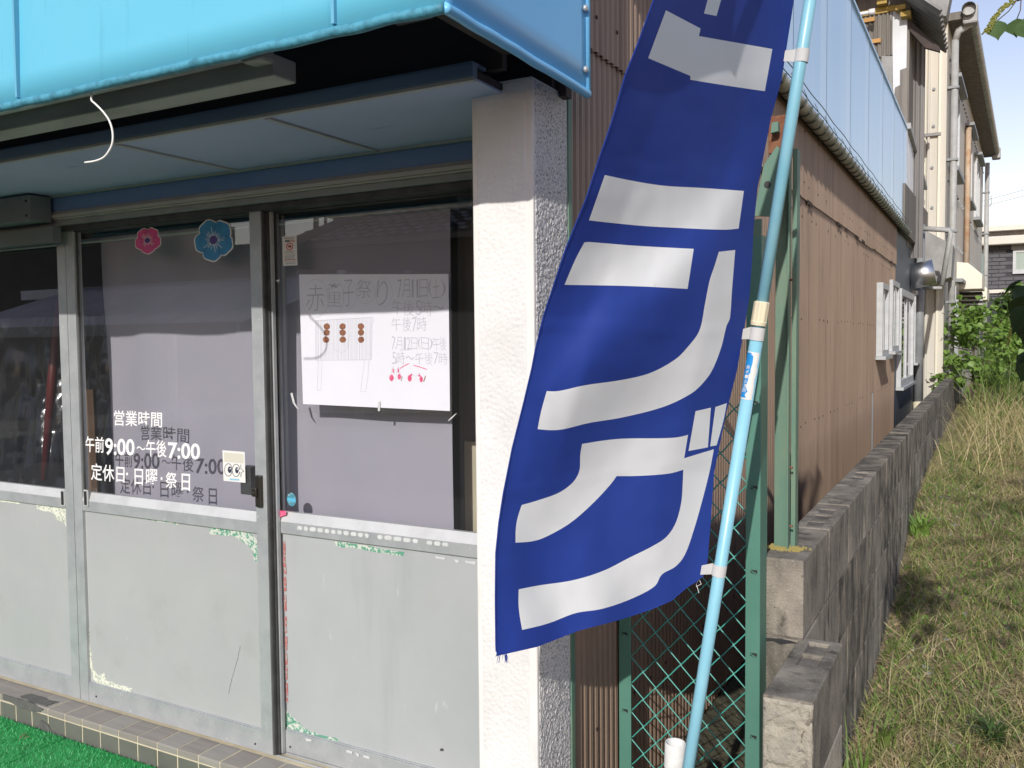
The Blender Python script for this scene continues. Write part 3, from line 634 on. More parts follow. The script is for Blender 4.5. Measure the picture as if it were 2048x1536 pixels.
# window in the side wall
def side_window(par, x, y0, y1, z0, z1, name='window', proud=0.05, fw=0.05, mull=True):
    g = G()
    g.box(x, x + proud, y0, y0 + fw, z0, z1); g.box(x, x + proud, y1 - fw, y1, z0, z1)
    g.box(x, x + proud, y0 + fw, y1 - fw, z1 - fw, z1); g.box(x, x + proud, y0 + fw, y1 - fw, z0, z0 + fw)
    w = g.build(name, M['win_white'], par, bevel=0.002)
    if mull:
        ym = (y0 + y1) / 2
        g = G(); g.box(x + 0.012, x + proud - 0.012, ym - 0.03, ym + 0.03, z0 + fw, z1 - fw); g.build('mullion', M['win_white'], w)
    g = G(); g.box(x + 0.003, x + 0.008, y0 + fw, y1 - fw, z0 + fw, z1 - fw); g.build('inner_blind', M['win_in'], w)
    g = G(); g.quad((x + 0.018, y0 + fw, z0 + fw), (x + 0.018, y1 - fw, z0 + fw), (x + 0.018, y1 - fw, z1 - fw), (x + 0.018, y0 + fw, z1 - fw)); g.build('pane', M['glass_dark'], w)
    g = G(); g.box(x, x + proud + 0.03, y0 - 0.03, y1 + 0.03, z0 - 0.03, z0 - 0.001); g.build('sill', M['alu'], w, bevel=0.002)
    return w
side_window(shop, XW + 0.008, wy0, wy1, wz0, wz1, proud=0.05)

# --- light blue sheet metal above, gutter
XB = -0.835
zb0, zb1 = EYE - XB / 0.775 * 1.0, EYE - XB / 0.389
zb0 = EYE + 1.10
fas = None
g = G(); g.box(XB - 0.06, XB - 0.004, 1.9, 10.05, zb0 + 0.02, zb1 - 0.02); fas = g.build('upper_cladding', M['siding_gap'], shop)
seams = [1.9, 2.42, 3.33, 4.24, 5.15, 6.06, 6.97, 7.88, 8.79, 9.70, 10.08]
for i, (a, b) in enumerate(zip(seams[:-1], seams[1:])):
    for (p, q, m_) in ((a, b - 0.2, M['bluesheet']), (b - 0.2, b, M['bluesheet2'])):
        g = G(); g.prism([(XB - 0.0025, p, zb0), (XB + 0.0015, q, zb0), (XB + 0.0015, q, zb1), (XB - 0.0025, p, zb1)], (-0.001, 0, 0)); g.build('cladding_sheet', m_, fas)
    g = G(); g.quad((XB + 0.002, b - 0.006, zb0), (XB + 0.002, b + 0.002, zb0), (XB + 0.002, b + 0.002, zb1), (XB + 0.002, b - 0.006, zb1)); g.build('lap_seam', M['seam_dark'], fas)
g = G(); g.box(XB - 0.35, XB + 0.012, 1.9, 10.1, zb1 + 0.001, zb1 + 0.02); g.build('top_flashing', M['bluesheet2'], fas)
g = G(); g.box(XW - 0.005, XB + 0.036, 1.9, 10.0, zb0 - 0.004, zb0 - 0.001); g.build('eave_board', M['siding_gap'], fas)
GXc, GZc = XB + 0.020, zb0 - 0.025
n_ = 12
V = []; F = []
ysg = np.linspace(1.95, 10.1, 30)
for yy in ysg:
    for j in range(n_ + 1):
        an = math.pi + math.pi * j / n_
        V.append((GXc + 0.036 * math.cos(an), yy, GZc + 0.02 + 0.04 * math.sin(an)))
    for j in range(n_ + 1):
        an = 2 * math.pi - math.pi * j / n_
        V.append((GXc + 0.033 * math.cos(an), yy, GZc + 0.02 + 0.037 * math.sin(an)))
w_ = 2 * (n_ + 1)
for i in range(len(ysg) - 1):
    for j in range(w_): F.append((i * w_ + j, (i + 1) * w_ + j, (i + 1) * w_ + (j + 1) % w_, i * w_ + (j + 1) % w_))
gut = mesh_np('gutter', V, F, M['gutter'], shop, smooth=True)
proto = None; yy = 2.0
while yy < 10.05:
    if proto is None:
        g = G(); g.tube([(GXc + 0.0395 * math.cos(math.pi + math.pi * j / 12), yy, GZc + 0.02 + 0.0435 * math.sin(math.pi + math.pi * j / 12)) for j in range(13)], 0.0035, 6)
        proto = g.build('gutter_ring', M['gutter_ring'], gut, smooth=True); y_p = yy
    else: dup(proto, gut, (0, yy - y_p, 0))
    yy += 0.15
g = G()
for k_ in range(3): g.tube([(XB + 0.012 + 0.012 * k_, y, GZc + 0.05 + 0.03 * k_ + 0.004 * math.sin(y * 9 + k_)) for y in np.linspace(2, 10, 120)], 0.0022, 4)
y = 2.0
while y < 10:
    g.tube([(XB + 0.03, y, GZc + 0.02), (XB + 0.036, y + 0.02, GZc + 0.06), (XB + 0.01, y + 0.05, GZc + 0.12)], 0.002, 4); y += 0.3
g.build('leaf_guard_wire', M['gutter_ring'], gut)

# ================================================================== AWNING OVER THE SHOP FRONT
AX, AY, AZ = -0.79, 1.2245, EYE + 0.54
awn = thing('awning', 'bright cyan vinyl awning stretched over the shop front', 'awning', (-2.7, 1.5, AZ))
AB = 1.797
nX, nZ = 60, 14
V = []
for j in range(nZ + 1):
    for i in range(nX + 1):
        x = -4.9 + (AX + 4.9) * i / nX; z = AZ + 0.95 * j / nZ
        V.append((x, AY + 0.004 * math.sin(x * 3.1) * math.sin(j * 0.4) + 0.006 * noise.noise((x * 2, z * 2, 0)) * (1 if 0 < i < nX else 0), z))
F = [(j * (nX + 1) + i, j * (nX + 1) + i + 1, (j + 1) * (nX + 1) + i + 1, (j + 1) * (nX + 1) + i) for j in range(nZ) for i in range(nX)]
o = mesh_np('front_cover', V, F, M['awn'], awn, smooth=True)
o.modifiers.new('t', 'SOLIDIFY').thickness = 0.002
V = []; nY = 16
for j in range(nZ + 1):
    for i in range(nY + 1):
        y = AY + (AB - AY) * i / nY; z = AZ + 0.95 * j / nZ
        V.append((AX + 0.005 * noise.noise((y * 3, z * 2, 4)) * (1 if 0 < i < nY else 0), y, z))
F = [(j * (nY + 1) + i, j * (nY + 1) + i + 1, (j + 1) * (nY + 1) + i + 1, (j + 1) * (nY + 1) + i) for j in range(nZ) for i in range(nY)]
o = mesh_np('side_cover', V, F, M['awn_side'], awn, smooth=True)
o.modifiers.new('t', 'SOLIDIFY').thickness = 0.002
g = G(); g.prism([(-4.9, AY - 0.001, AZ + 0.9505), (-4.9, AB, AZ + 1.25), (-4.9, AB, AZ + 1.247), (-4.9, AY, AZ + 0.9475)], (AX + 4.9 + 0.001, 0, 0)); g.build('top_cover', M['awn'], awn)
def lumpy_tube(p, q, n, r):
    p = Vector(p); q = Vector(q); P = []; Rr = []
    for i in range(n + 1):
        t = p.lerp(q, i / n); P.append(t + Vector((0, 0, 0.0025 * noise.noise(t * 14)))); Rr.append(r * (1 + 0.04 * noise.noise(t * 45 + Vector((3, 1, 2)))))
    return P, Rr
g = G(); P, Rr = lumpy_tube((-4.9, AY, AZ), (AX, AY, AZ), 420, 0.0095); g.tube(P, Rr, 10); g.build('front_hem', M['awn_hem'], awn, smooth=True)
g = G(); P, Rr = lumpy_tube((AX, AY, AZ), (AX, AB, AZ - 0.002), 80, 0.0095); g.tube(P, Rr, 10); g.build('side_hem', M['awn_side'], awn, smooth=True)
for px, py in ((36, 100), (671, 30), (-500, 100)):
    xx = PY(px, py, AY).x
    g = G(); g.box(xx - 0.0035, xx + 0.0035, AY - 0.0085, AY + 0.004, AZ + 0.012, AZ + 0.94); g.build('seam', M['seam'], awn)
g = G(); g.tube([(AX - 0.001, AB, AZ - 0.01), (AX - 0.001, AB, AZ + 0.95)], 0.008, 8); g.build('rear_edge', M['awn_side'], awn, smooth=True)
for z in (AZ + 0.045, AZ + 0.175, AZ + 0.40, AZ + 0.62):
    g = G(); g.tube([(AX + 0.001, AB - 0.018, z), (AX + 0.006, AB - 0.018, z), (AX + 0.009, AB - 0.018, z)], [0.008, 0.008, 0.004], 8); g.build('snap_button', M['alu'], awn, smooth=True)
g = G(); g.tube([(AX - 0.02, AY + 0.03, AZ + 0.02), (AX - 0.02, AB, AZ + 0.02)], 0.013, 8); g.tube([(-4.9, AY + 0.03, AZ + 0.02), (AX - 0.02, AY + 0.03, AZ + 0.02)], 0.013, 8); g.tube([(AX - 0.02, AY + 0.03, AZ + 0.02), (AX - 0.02, AY + 0.03, AZ + 0.9)], 0.013, 8)
g.build('frame_tube', M['dark_timber'], awn, smooth=True)
g = G(); g.box(-0.86, AX - 0.05, PB - 0.05, PB - 0.02, AZ + 0.0, AZ + 0.06); g.build('bracket', M['dark_timber'], awn)

# fluorescent batten under the awning
lx1 = PY(560, 130, 1.42).x
lamp = thing('strip_light', 'dusty unlit fluorescent strip light under the cyan awning', 'lamp', (lx1 - 0.8, 1.42, 1.98))
lz = PY(300, 178, 1.42).z
g = G(); g.box(-3.9, lx1, 1.40, 1.47, lz - 0.035, lz + 0.012); g.build('housing', M['lamp_body'], lamp, bevel=0.004)
g = G(); g.tube([(-3.85, 1.382, lz + 0.014), (lx1 - 0.06, 1.382, lz + 0.014)], 0.015, 12); g.build('tube', M['tube_white'], lamp, smooth=True)
g = G(); g.box(lx1 - 0.055, lx1 + 0.002, 1.36, 1.405, lz - 0.012, lz + 0.038); g.build('lamp_holder', M['lamp_body'], lamp, bevel=0.008)

# loose cord
pts = [(183, 186), (183, 200), (190, 207), (205, 222), (218, 240), (225, 262), (225, 285), (218, 302), (207, 315), (190, 322), (170, 325)]
fine = []
for i in range(len(pts) - 1):
    for j in range(4):
        a = Vector(pts[max(i - 1, 0)]); b = Vector(pts[i]); c = Vector(pts[i + 1]); d = Vector(pts[min(i + 2, len(pts) - 1)]); t = j / 4
        fine.append(0.5 * (2 * b + (c - a) * t + (2 * a - 5 * b + 4 * c - d) * t * t + (3 * b - a - 3 * c + d) * t ** 3))
fine.append(Vector(pts[-1]))
g = G(); g.tube([PY(p.x, p.y, AY + 0.012) for p in fine], 0.0022, 6)
tag(g.build('cord', M['cord'], base=PY(183, 186, AY), smooth=True), 'short white cord curling down from the awning hem', 'cord')

# ================================================================== BEHIND THE GLASS
CY = 2.165
ca, cb = PY(205, 560, CY).x, PY(907, 800, CY).x
nX, nZ = 120, 60; V = []
for j in range(nZ + 1):
    z = 0.10 + (1.785 - 0.10) * j / nZ
    for i in range(nX + 1):
        u = i / nX; x = ca + (cb - ca) * u + (0.045 * (1 - j / nZ) if i == 0 else 0)
        V.append((x, CY + 0.010 * math.sin(u * 23 + 1.5 * noise.noise((u * 4, z * 2, 0))) * (0.4 + 0.6 * j / nZ) + 0.014 * noise.noise((u * 6, z * 1.3, 2)), z))
F = [(j * (nX + 1) + i, j * (nX + 1) + i + 1, (j + 1) * (nX + 1) + i + 1, (j + 1) * (nX + 1) + i) for j in range(nZ) for i in range(nX)]
cur = mesh_np('curtain', V, F, M['curtain'], smooth=True, base=((ca + cb) / 2, CY, 0.1))
tag(cur, 'lavender grey sheet hung as a curtain behind the sliding doors', 'curtain')
# black plastic over stored goods
nX, nZ = 110, 130; V = []
for j in range(nZ + 1):
    z = 0.08 + 1.45 * j / nZ
    for i in range(nX + 1):
        x = -4.6 + (-2.42 + 4.6) * i / nX
        y = 2.36 + 0.16 * (j / nZ) ** 2
        p = Vector((x * 3.2, z * 1.2, 0)); q = Vector((x * 9 + z * 2, z * 2.6, 4)); r_ = Vector((x * 22 - z * 6, z * 11, 9))
        y += 0.10 * noise.noise(p) + 0.045 * (1 - abs(noise.noise(q))) ** 3 + 0.022 * (1 - abs(noise.noise(r_))) ** 4 * max(0, noise.noise(p * 1.7 + Vector((0, 0, 7))) + 0.25)
        V.append((x, y, z))
F = [(j * (nX + 1) + i, j * (nX + 1) + i + 1, (j + 1) * (nX + 1) + i + 1, (j + 1) * (nX + 1) + i) for j in range(nZ) for i in range(nX)]
tag(mesh_np('plastic_sheet', V, F, M['plastic_black'], base=(-3.4, 2.4, 0.05)), 'crumpled black plastic sheeting behind the left glass door', 'plastic sheet')
g = G(); g.tube([PY(118, 600, 2.42), PY(104, 760, 2.40), PY(88, 960, 2.38)], [0.012, 0.02, 0.014], 10)
tag(g.build('umbrella', M['red_plastic'], base=PY(88, 960, 2.24), smooth=True), 'dark red rolled umbrella leaning behind the left glass door', 'umbrella')
g = G(); g.tube([PY(176, 780, 2.30), PY(186, 985, 2.28)], 0.03, 8)
tag(g.build('timber_post', M['wood_brown'], base=PY(186, 985, 2.28)), 'brown timber leaning between the curtain and the black plastic', 'timber')

# ================================================================== PAPERS AND STICKERS ON THE GLASS
YP = YG3 - 0.006
tl, tr, bl, br = PY(598, 549, YP), PY(897, 548, YP), PY(606, 808, YP), PY(900, 822, YP)
post = thing('poster', 'child\'s hand drawn festival poster in a clear sleeve taped to the glass', 'poster', ((bl + br) / 2))
nu, nv = 16, 14; V = []
for j in range(nv + 1):
    for i in range(nu + 1):
        u, v = i / nu, j / nv; p = bl.lerp(br, u).lerp(tl.lerp(tr, u), v); p.y -= 0.0; V.append(p)
F = [(j * (nu + 1) + i, j * (nu + 1) + i + 1, (j + 1) * (nu + 1) + i + 1, (j + 1) * (nu + 1) + i) for j in range(nv) for i in range(nu)]
mesh_np('paper', V, F, M['paper'], post)
def pz(x, y, d=0.0006): return PY(480 + x * 0.33854, 380 + y * 0.33854, YP - d)
def stroke(g, pts, w=0.0011, d=0.0006):
    P = [pz(x, y, d) for x, y in pts]
    for a, b in zip(P[:-1], P[1:]):
        t = (b - a); n = Vector((-t.z, 0, t.x)).normalized() * w * 0.5
        g.quad(a - n, b - n, b + n, a + n)
def disc(g, x, y, rx, ry, d=0.0007, n=14, wob=0.08):
    c = [pz(x + rx * (1 + random.uniform(-wob, wob)) * math.cos(2 * math.pi * i / n), y + ry * (1 + random.uniform(-wob, wob)) * math.sin(2 * math.pi * i / n), d) for i in range(n)]
    g.poly(c[::-1])
g = G()
for ch, a, b, c, d in (('赤', 392, 512, 560, 712), ('童', 520, 610, 545, 690), ('子', 612, 682, 530, 690), ('祭', 695, 783, 530, 640), ('り', 808, 885, 530, 680),
                       ('7月11日(土)', 932, 1215, 528, 636), ('午後5時〜', 897, 1212, 655, 738), ('午後7時', 897, 1110, 752, 834), ('7月12日(日)午後', 897, 1224, 868, 945), ('5時〜午後7時', 897, 1230, 958, 1030)):
    wd = [0.55 if q in '0123456789()' else 1.0 for q in ch]; tot = sum(wd); acc = 0
    for q, w_ in zip(ch, wd):
        xa, xb = a + (b - a) * acc / tot, a + (b - a) * (acc + w_ * 0.88) / tot; acc += w_
        j = lambda k_=(1.5 if q == '1' else 5): random.uniform(-k_, k_)
        ya_, yb2 = (c + (d - c) * 0.36, c + (d - c) * 0.60) if q == '〜' else (c, d)
        if q == '1': xm_ = (xa + xb) / 2; xa, xb = xm_ - 4, xm_ + 5
        if q == '7': j = lambda k_=2: random.uniform(-k_, k_)
        r_ = 0 if q in '1〜' else j(6)
        text_on(g, q, pz(xa + j(), ya_ + j() - r_), pz(xb + j(), ya_ + j() + r_), pz(xa + j(), yb2 + j() - r_), pz(xb + j(), yb2 + j() + r_), 0.0 if q in '〜1' else -0.016 + random.uniform(-0.003, 0.003))
for cx_, cy_, rx, ry in ((445, 640, 78, 112), (565, 630, 48, 98), (648, 618, 40, 82), (742, 600, 52, 72), (850, 605, 50, 88)):
    stroke(g, [(cx_ + rx * math.cos(t) * (1 + 0.03 * math.sin(3 * t)), cy_ + ry * math.sin(t)) for t in np.linspace(0, 6.3, 30)], 0.0007)
stroke(g, [(447, 772), (783, 752), (791, 768), (780, 780), (778, 1003), (447, 1006), (447, 772)], 0.0009)
for i in range(46):
    x = 452 + i * 7.2 + random.uniform(-2, 2)
    stroke(g, [(x, 771 - i * 0.4), (x + random.uniform(-4, 2), 1003)], 0.0007)
for pts in ([(463, 1008), (456, 1185), (478, 1183), (484, 1008)], [(735, 1006), (712, 1192), (742, 1190), (755, 1110), (762, 1006)]): stroke(g, pts, 0.0008)
stroke(g, [(548, 905), (560, 945), (600, 962), (635, 940), (648, 850)], 0.0007)
for cx_, cy_ in ((921, 1105), (1035, 1112)):
    stroke(g, [(cx_ - 8, cy_ - 6), (cx_ - 6, cy_ - 4)], 0.0008); stroke(g, [(cx_ + 5, cy_ - 6), (cx_ + 7, cy_ - 4)], 0.0008); stroke(g, [(cx_ - 4, cy_ + 6), (cx_, cy_ + 8), (cx_ + 4, cy_ + 6)], 0.0007)
for e in (905, 935): stroke(g, [(e - 9, 1095), (e - 9, 1060), (e, 1042), (e + 9, 1060), (e + 9, 1092)], 0.0008)
stroke(g, [(1008, 1102), (1012, 1082), (1028, 1098), (1048, 1098), (1062, 1080), (1066, 1104)], 0.0008)
g.build('pencil_drawing', M['pencil'], post)
g = G()
for cx_ in ((512, 512, 508), (606, 606, 607), (714, 714, 715)):
    for x, y in zip(cx_, (806, 842, 884)): disc(g, x, y, 19, 19)
stroke(g, [(952, 1128), (958, 1100)], 0.002); stroke(g, [(1085, 1132), (1096, 1098)], 0.0028)
g.build('brown_crayon', M['crayon_brown'], post)
g = G()
for q in ((895, 1110, 13, 20), (941, 1103, 10, 17), (1002, 1112, 12, 20), (1070, 1118, 10, 18), (1012, 1092, 6, 6), (1060, 1096, 6, 7), (905, 1068, 4, 14), (935, 1066, 4, 14)): disc(g, *q)
stroke(g, [(945, 1055), (970, 1038), (998, 1025)], 0.0022); stroke(g, [(1025, 1035), (1060, 1045), (1105, 1060)], 0.0022)
g.build('pink_crayon', M['crayon_pink'], post)
# clear sleeve and tape scraps
V = []; nu, nv = 40, 30
for j in range(nv + 1):
    for i in range(nu + 1):
        u, v = i / nu, j / nv
        p = PY(592 + 312 * u + (6 * (1 - v)) * (1 - u), 826 - 286 * v, YP - 0.0022)
        e = max(0, v - 0.86) / 0.14
        V.append((p.x, p.y + 0.0035 * e * noise.noise((u * 16, v * 30, 0)) + 0.0005 * noise.noise((u * 6, v * 6, 3)), p.z))
F = [(j * (nu + 1) + i, j * (nu + 1) + i + 1, (j + 1) * (nu + 1) + i + 1, (j + 1) * (nu + 1) + i) for j in range(nv) for i in range(nu)]
mesh_np('clear_sleeve', V, F, M['tape'], post, smooth=True)
for pts in ([(581, 787), (585, 785), (590, 806), (597, 818), (594, 817), (586, 806)], [(914, 826), (905, 836), (896, 843), (898, 839), (909, 829)], [(756, 803), (761, 802), (760, 822), (756, 822)], [(552, 560), (560, 559), (556, 566)]):
    g = G(); g.prism([PY(x, y, YP - 0.003) for x, y in pts], (0, -0.0006, 0)); g.build('tape_scrap', M['tape_white'], post)

def flower(name, cx, cy, rx, ry, Y, mcol, label, rot):
    c0 = PY(cx, cy, Y); sx = (PY(cx + 10, cy, Y).x - c0.x) / 10; sz = sx * 0.82
    sz = (PY(cx, cy - 10, Y).z - c0.z) / 10
    f = thing(name, label, 'sticker', c0)
    def P(a, r, d): return Vector((c0.x + sx * rx * r * math.cos(a), Y - d, c0.z + sz * ry * r * math.sin(a)))
    def outline(a): return 0.80 + 0.22 * abs(math.sin(2.5 * (a - rot))) ** 0.55 + 0.02 * math.sin(11 * a)
    n = 90
    for k_, (sc_, d, nm, m_) in enumerate(((1.0, 0.0008, 'white_border', M['st_white']), (0.94, 0.0013, 'petals', mcol))):
        g = G(); g.v = [tuple(P(0, 0, d))] + [tuple(P(2 * math.pi * i / n, outline(2 * math.pi * i / n) * sc_, d)) for i in range(n)]
        g.f = [(0, 1 + i, 1 + (i + 1) % n) for i in range(n)]; g.m = [0] * n; g.build(nm, m_, f)
    g = G()
    for i in range(26):
        a = 2 * math.pi * i / 26 + random.uniform(-0.1, 0.1); r1 = random.uniform(0.32, 0.62)
        g.add([P(a - 0.07, 0.18, 0.0018), P(a + 0.07, 0.18, 0.0018), P(a + 0.02, r1, 0.0018), P(a - 0.02, r1, 0.0018)], [(0, 1, 2, 3)])
    g.build('white_streaks', M['st_white'], f)
    g = G()
    for k_ in range(5):
        a = rot + 2 * math.pi * k_ / 5
        g.add([P(a - 0.015, 0.3, 0.0021), P(a + 0.015, 0.3, 0.0021), P(a + 0.05, 0.6, 0.0021), P(a + 0.015, 0.76, 0.0021), P(a - 0.01, 0.76, 0.0021), P(a + 0.02, 0.6, 0.0021)], [(0, 1, 2, 3, 4, 5)])
    g.build('petal_lines', M['st_line'], f)
    g = G(); g.poly([P(2 * math.pi * i / 18, 0.2, 0.0024) for i in range(18)]); g.build('flower_centre', M['st_purple'], f)
    return f
flower('flower_sticker', 296, 481, 27, 27, YG - 0.0005, M['st_pink'], 'pink five-petalled flower sticker at the top of the middle glass', 0.3)
flower('flower_sticker', 428, 480, 40, 43, YG - 0.0005, M['st_blue'], 'larger blue five-petalled flower sticker at the top of the middle glass', 1.4)

# sticker with a pair of cartoonish eyes (plain circles)
ys_ = YG - 0.0008
es = thing('eye_sticker', 'small cream sticker with two round eyes and a star near the lock', 'sticker', PY(468, 965, ys_))
def ez(x, y, d): return PY(150 + x * 0.17578, 790 + y * 0.17578, ys_ - d)
g = G(); g.poly([ez(1690, 975, 0), ez(1940, 1000, 0), ez(1930, 648, 0), ez(1677, 628, 0)]); g.build('backing', M['st_white'], es)
def ring(g, cx, cy, rx, ry, d, n=24):
    g.poly([ez(cx + rx * math.cos(2 * math.pi * i / n), cy - ry * math.sin(2 * math.pi * i / n), d) for i in range(n)])
g = G(); ring(g, 1745, 852, 46, 74, 0.0004); ring(g, 1832, 858, 46, 74, 0.0005); g.poly([ez(*q, 0.0007) for q in ((1885, 785), (1895, 842), (1925, 865), (1896, 885), (1887, 940), (1876, 885), (1850, 862), (1876, 842))][::-1]); g.build('eye_outline', M['st_line'], es)
g = G(); ring(g, 1745, 852, 40, 67, 0.0008); ring(g, 1832, 858, 40, 67, 0.0008); g.poly([ez(*q, 0.0011) for q in ((1885, 800), (1893, 847), (1915, 865), (1893, 880), (1887, 922), (1879, 880), (1862, 862), (1879, 847))][::-1]); g.build('eye_white', M['st_white'], es)
g = G(); ring(g, 1760, 850, 22, 38, 0.0012); ring(g, 1842, 856, 20, 36, 0.0010); g.build('pupil', M['st_line'], es)
g = G(); ring(g, 1766, 838, 6, 10, 0.0015); ring(g, 1847, 844, 6, 10, 0.0013); g.build('glint', M['st_white'], es)
g = G(); g.poly([ez(1698, 760, 0.0003), ez(1918, 778, 0.0003), ez(1915, 672, 0.0003), ez(1694, 652, 0.0003)]); g.build('faded_print', M['st_faint'], es)
g = G()
for i in range(7): g.poly([ez(1760 + i * 16, 968 + i, 0.0003), ez(1771 + i * 16, 969 + i, 0.0003), ez(1771 + i * 16, 950 + i, 0.0003), ez(1760 + i * 16, 949 + i, 0.0003)])
g.build('blue_print', M['st_cyan'], es)

# no-smoking notice
y3 = YG3 - 0.0008
ns = thing('notice_sticker', 'narrow white no smoking notice sticker above the poster', 'sticker', PY(580, 532, y3))
def nz_(u, v, d=0.0): return PY(564 + 29 * u + 2 * v, 473 + 59 * v - 1.5 * u, y3 - d)
g = G(); g.poly([nz_(0, 1), nz_(1, 1), nz_(1, 0), nz_(0, 0)]); g.build('backing', M['st_white'], ns)
def bar(g, u0, u1, v0, v1, d=0.0004): g.poly([nz_(u0, v1, d), nz_(u1, v1, d), nz_(u1, v0, d), nz_(u0, v0, d)])
g = G(); bar(g, 0.15, 0.85, 0.06, 0.085); bar(g, 0.2, 0.52, 0.13, 0.2)
for v in (0.5, 0.535, 0.6, 0.66, 0.70, 0.74, 0.87, 0.92): bar(g, 0.12 + 0.1 * random.random(), 0.88 - 0.1 * random.random(), v, v + 0.016)
g.build('grey_text', M['st_grey'], ns)
g = G(); text_on(g, '禁煙', nz_(0.2, 0.12, 0.0006), nz_(0.52, 0.12, 0.0006), nz_(0.2, 0.2, 0.0006), nz_(0.52, 0.2, 0.0006), 0.0); g.build('heading', M['st_line'], ns)
g = G(); text_on(g, '店舗', nz_(0.54, 0.12, 0.0006), nz_(0.84, 0.12, 0.0006), nz_(0.54, 0.2, 0.0006), nz_(0.84, 0.2, 0.0006), 0.0); bar(g, 0.12, 0.88, 0.79, 0.81)
n = 24
for i in range(n):
    a, b = 2 * math.pi * i / n, 2 * math.pi * (i + 1) / n
    P = lambda t, r: nz_(0.5 + 0.25 * r * math.cos(t), 0.35 - 0.125 * r * math.sin(t), 0.0006)
    g.quad(P(a, 0.78), P(a, 1), P(b, 1), P(b, 0.78))
g.quad(nz_(0.33, 0.29, 0.0007), nz_(0.37, 0.27, 0.0007), nz_(0.67, 0.41, 0.0007), nz_(0.63, 0.43, 0.0007)); g.build('red_print', M['st_red'], ns)
g = G(); g.poly([nz_(*q, 0.0004) for q in ((0.38, 0.38), (0.62, 0.38), (0.62, 0.33), (0.52, 0.30), (0.45, 0.34), (0.38, 0.35))]); g.build('pictogram', M['st_line'], ns)
# round blue sticker
c0 = PY(583, 999, y3)
rs = thing('round_sticker', 'small round worn blue sticker low on the right glass', 'sticker', c0)
g = G(); g.poly([(c0.x + 0.0185 * math.cos(t), y3, c0.z + 0.0215 * math.sin(t)) for t in np.linspace(0, 2 * math.pi, 24, endpoint=False)]); g.build('disc', M['st_teal'], rs)
g = G(); g.poly([(c0.x + sx_ * 0.0185, y3 - 0.0005, c0.z + sz_) for sx_, sz_ in ((-0.92, -0.006), (0.92, -0.007), (0.95, 0.004), (-0.95, 0.005))]); g.build('blue_band', M['st_cyan'], rs)

# ================================================================== ARTIFICIAL TURF
def pt_z(px, py, z):
    r = ratio(px, py); k_ = (z - EYE) / r.z; return Vector((r.x * k_, k_, z))
ta = pt_z(137, 1472, 0.006).x; tb = pt_z(275, 1536, 0.006).x
tgroups = 'artificial turf mats laid along the step'
for (xa, xb, lab) in ((-4.9, ta - 0.004, 'bright green artificial turf mat furthest left below the tiled step'), (ta + 0.004, tb + 0.06, 'darker middle artificial turf mat below the tiled step'), (tb + 0.068, -1.2, 'artificial turf mat nearest the pillar below the tiled step')):
    t = thing('turf_mat', lab, 'turf mat', ((xa + xb) / 2, 1.5, 0), tgroups)
    g = G(); g.box(xa, xb, 0.9, 1.918, -0.011, 0.004); g.build('backing', M['turf'], t, bevel=0.002)
    x_lo = max(xa, -3.6)
    nb = int(30000 * max(0, xb - x_lo) * 0.55)
    X = np.random.uniform(x_lo, xb, nb); Y = np.random.uniform(1.25, 1.916, nb)
    A = np.random.uniform(0, 2 * np.pi, nb); H = np.random.uniform(0.006, 0.011, nb); Lx = np.random.uniform(-0.006, 0.006, nb); Ly = np.random.uniform(-0.006, 0.006, nb)
    V = np.zeros((nb, 3, 3)); w_ = 0.0016
    V[:, 0] = np.stack([X - w_ * np.cos(A), Y - w_ * np.sin(A), np.full(nb, 0.003)], 1)
    V[:, 1] = np.stack([X + w_ * np.cos(A), Y + w_ * np.sin(A), np.full(nb, 0.003)], 1)
    V[:, 2] = np.stack([X + Lx, Y + Ly, 0.003 + H], 1)
    hf = nb // 4
    stuff(mesh_np('pile', V[hf:].reshape(-1, 3), np.arange((nb - hf) * 3).reshape(-1, 3), M['turf'], t)); V[:hf, 2, 2] += 0.003
    stuff(mesh_np('pale_pile', V[:hf].reshape(-1, 3), np.arange(hf * 3).reshape(-1, 3), M['turf_pale'], t))

g = G(); tw0 = pt_z(40, 1475, 0.014)
for dx, dy, l_ in ((0.0, 0.0, 0.03), (0.012, -0.008, 0.022), (-0.012, 0.01, 0.02), (0.02, 0.004, 0.016)):
    a_ = random.uniform(0, 3.1); g.tube([tw0 + Vector((dx, dy, 0)), tw0 + Vector((dx + l_ * math.cos(a_), dy + l_ * math.sin(a_), 0.002))], [0.0016, 0.0008], 5)
tag(g.build('dry_twig', M['litter'], base=tw0), 'scrap of dry twig lying on the artificial turf', 'twig')

# ================================================================== BANNER FLAG
PYF = 1.80
def pole_x(y):   # pole centre line in the picture, used to find the leaning pole
    return 1375 + (1622 - 1375) * (1536 - y) / 1536
fl = thing('banner_flag', 'tall blue banner flag with white lettering on a pale blue pole', 'flag', PY(1310, 2010, PYF))
p_bot = PY(1322, 1880, PYF); p_mid = PY(pole_x(660), 660, PYF); p_top = PY(1690, -440, PYF)
g = G(); g.tube([p_bot, p_mid], 0.0130, 20); g.build('lower_pole', M['pole'], fl, smooth=True)
g = G(); g.tube([p_mid, p_top], 0.0120, 20); g.build('upper_pole', M['pole'], fl, smooth=True)
ax = (p_top - p_mid).normalized()
ca_, cb_ = PY(pole_x(652) - 1, 652, PYF), PY(pole_x(603) - 1, 603, PYF)
g = G(); n = 32; k_ = 6
for i in range(k_): pass
P = [ca_.lerp(cb_, t) for t in (0, 0.02, 0.16, 0.2, 0.95, 1.0)]
vs = []; a0 = ax.orthogonal().normalized(); b0_ = ax.cross(a0)
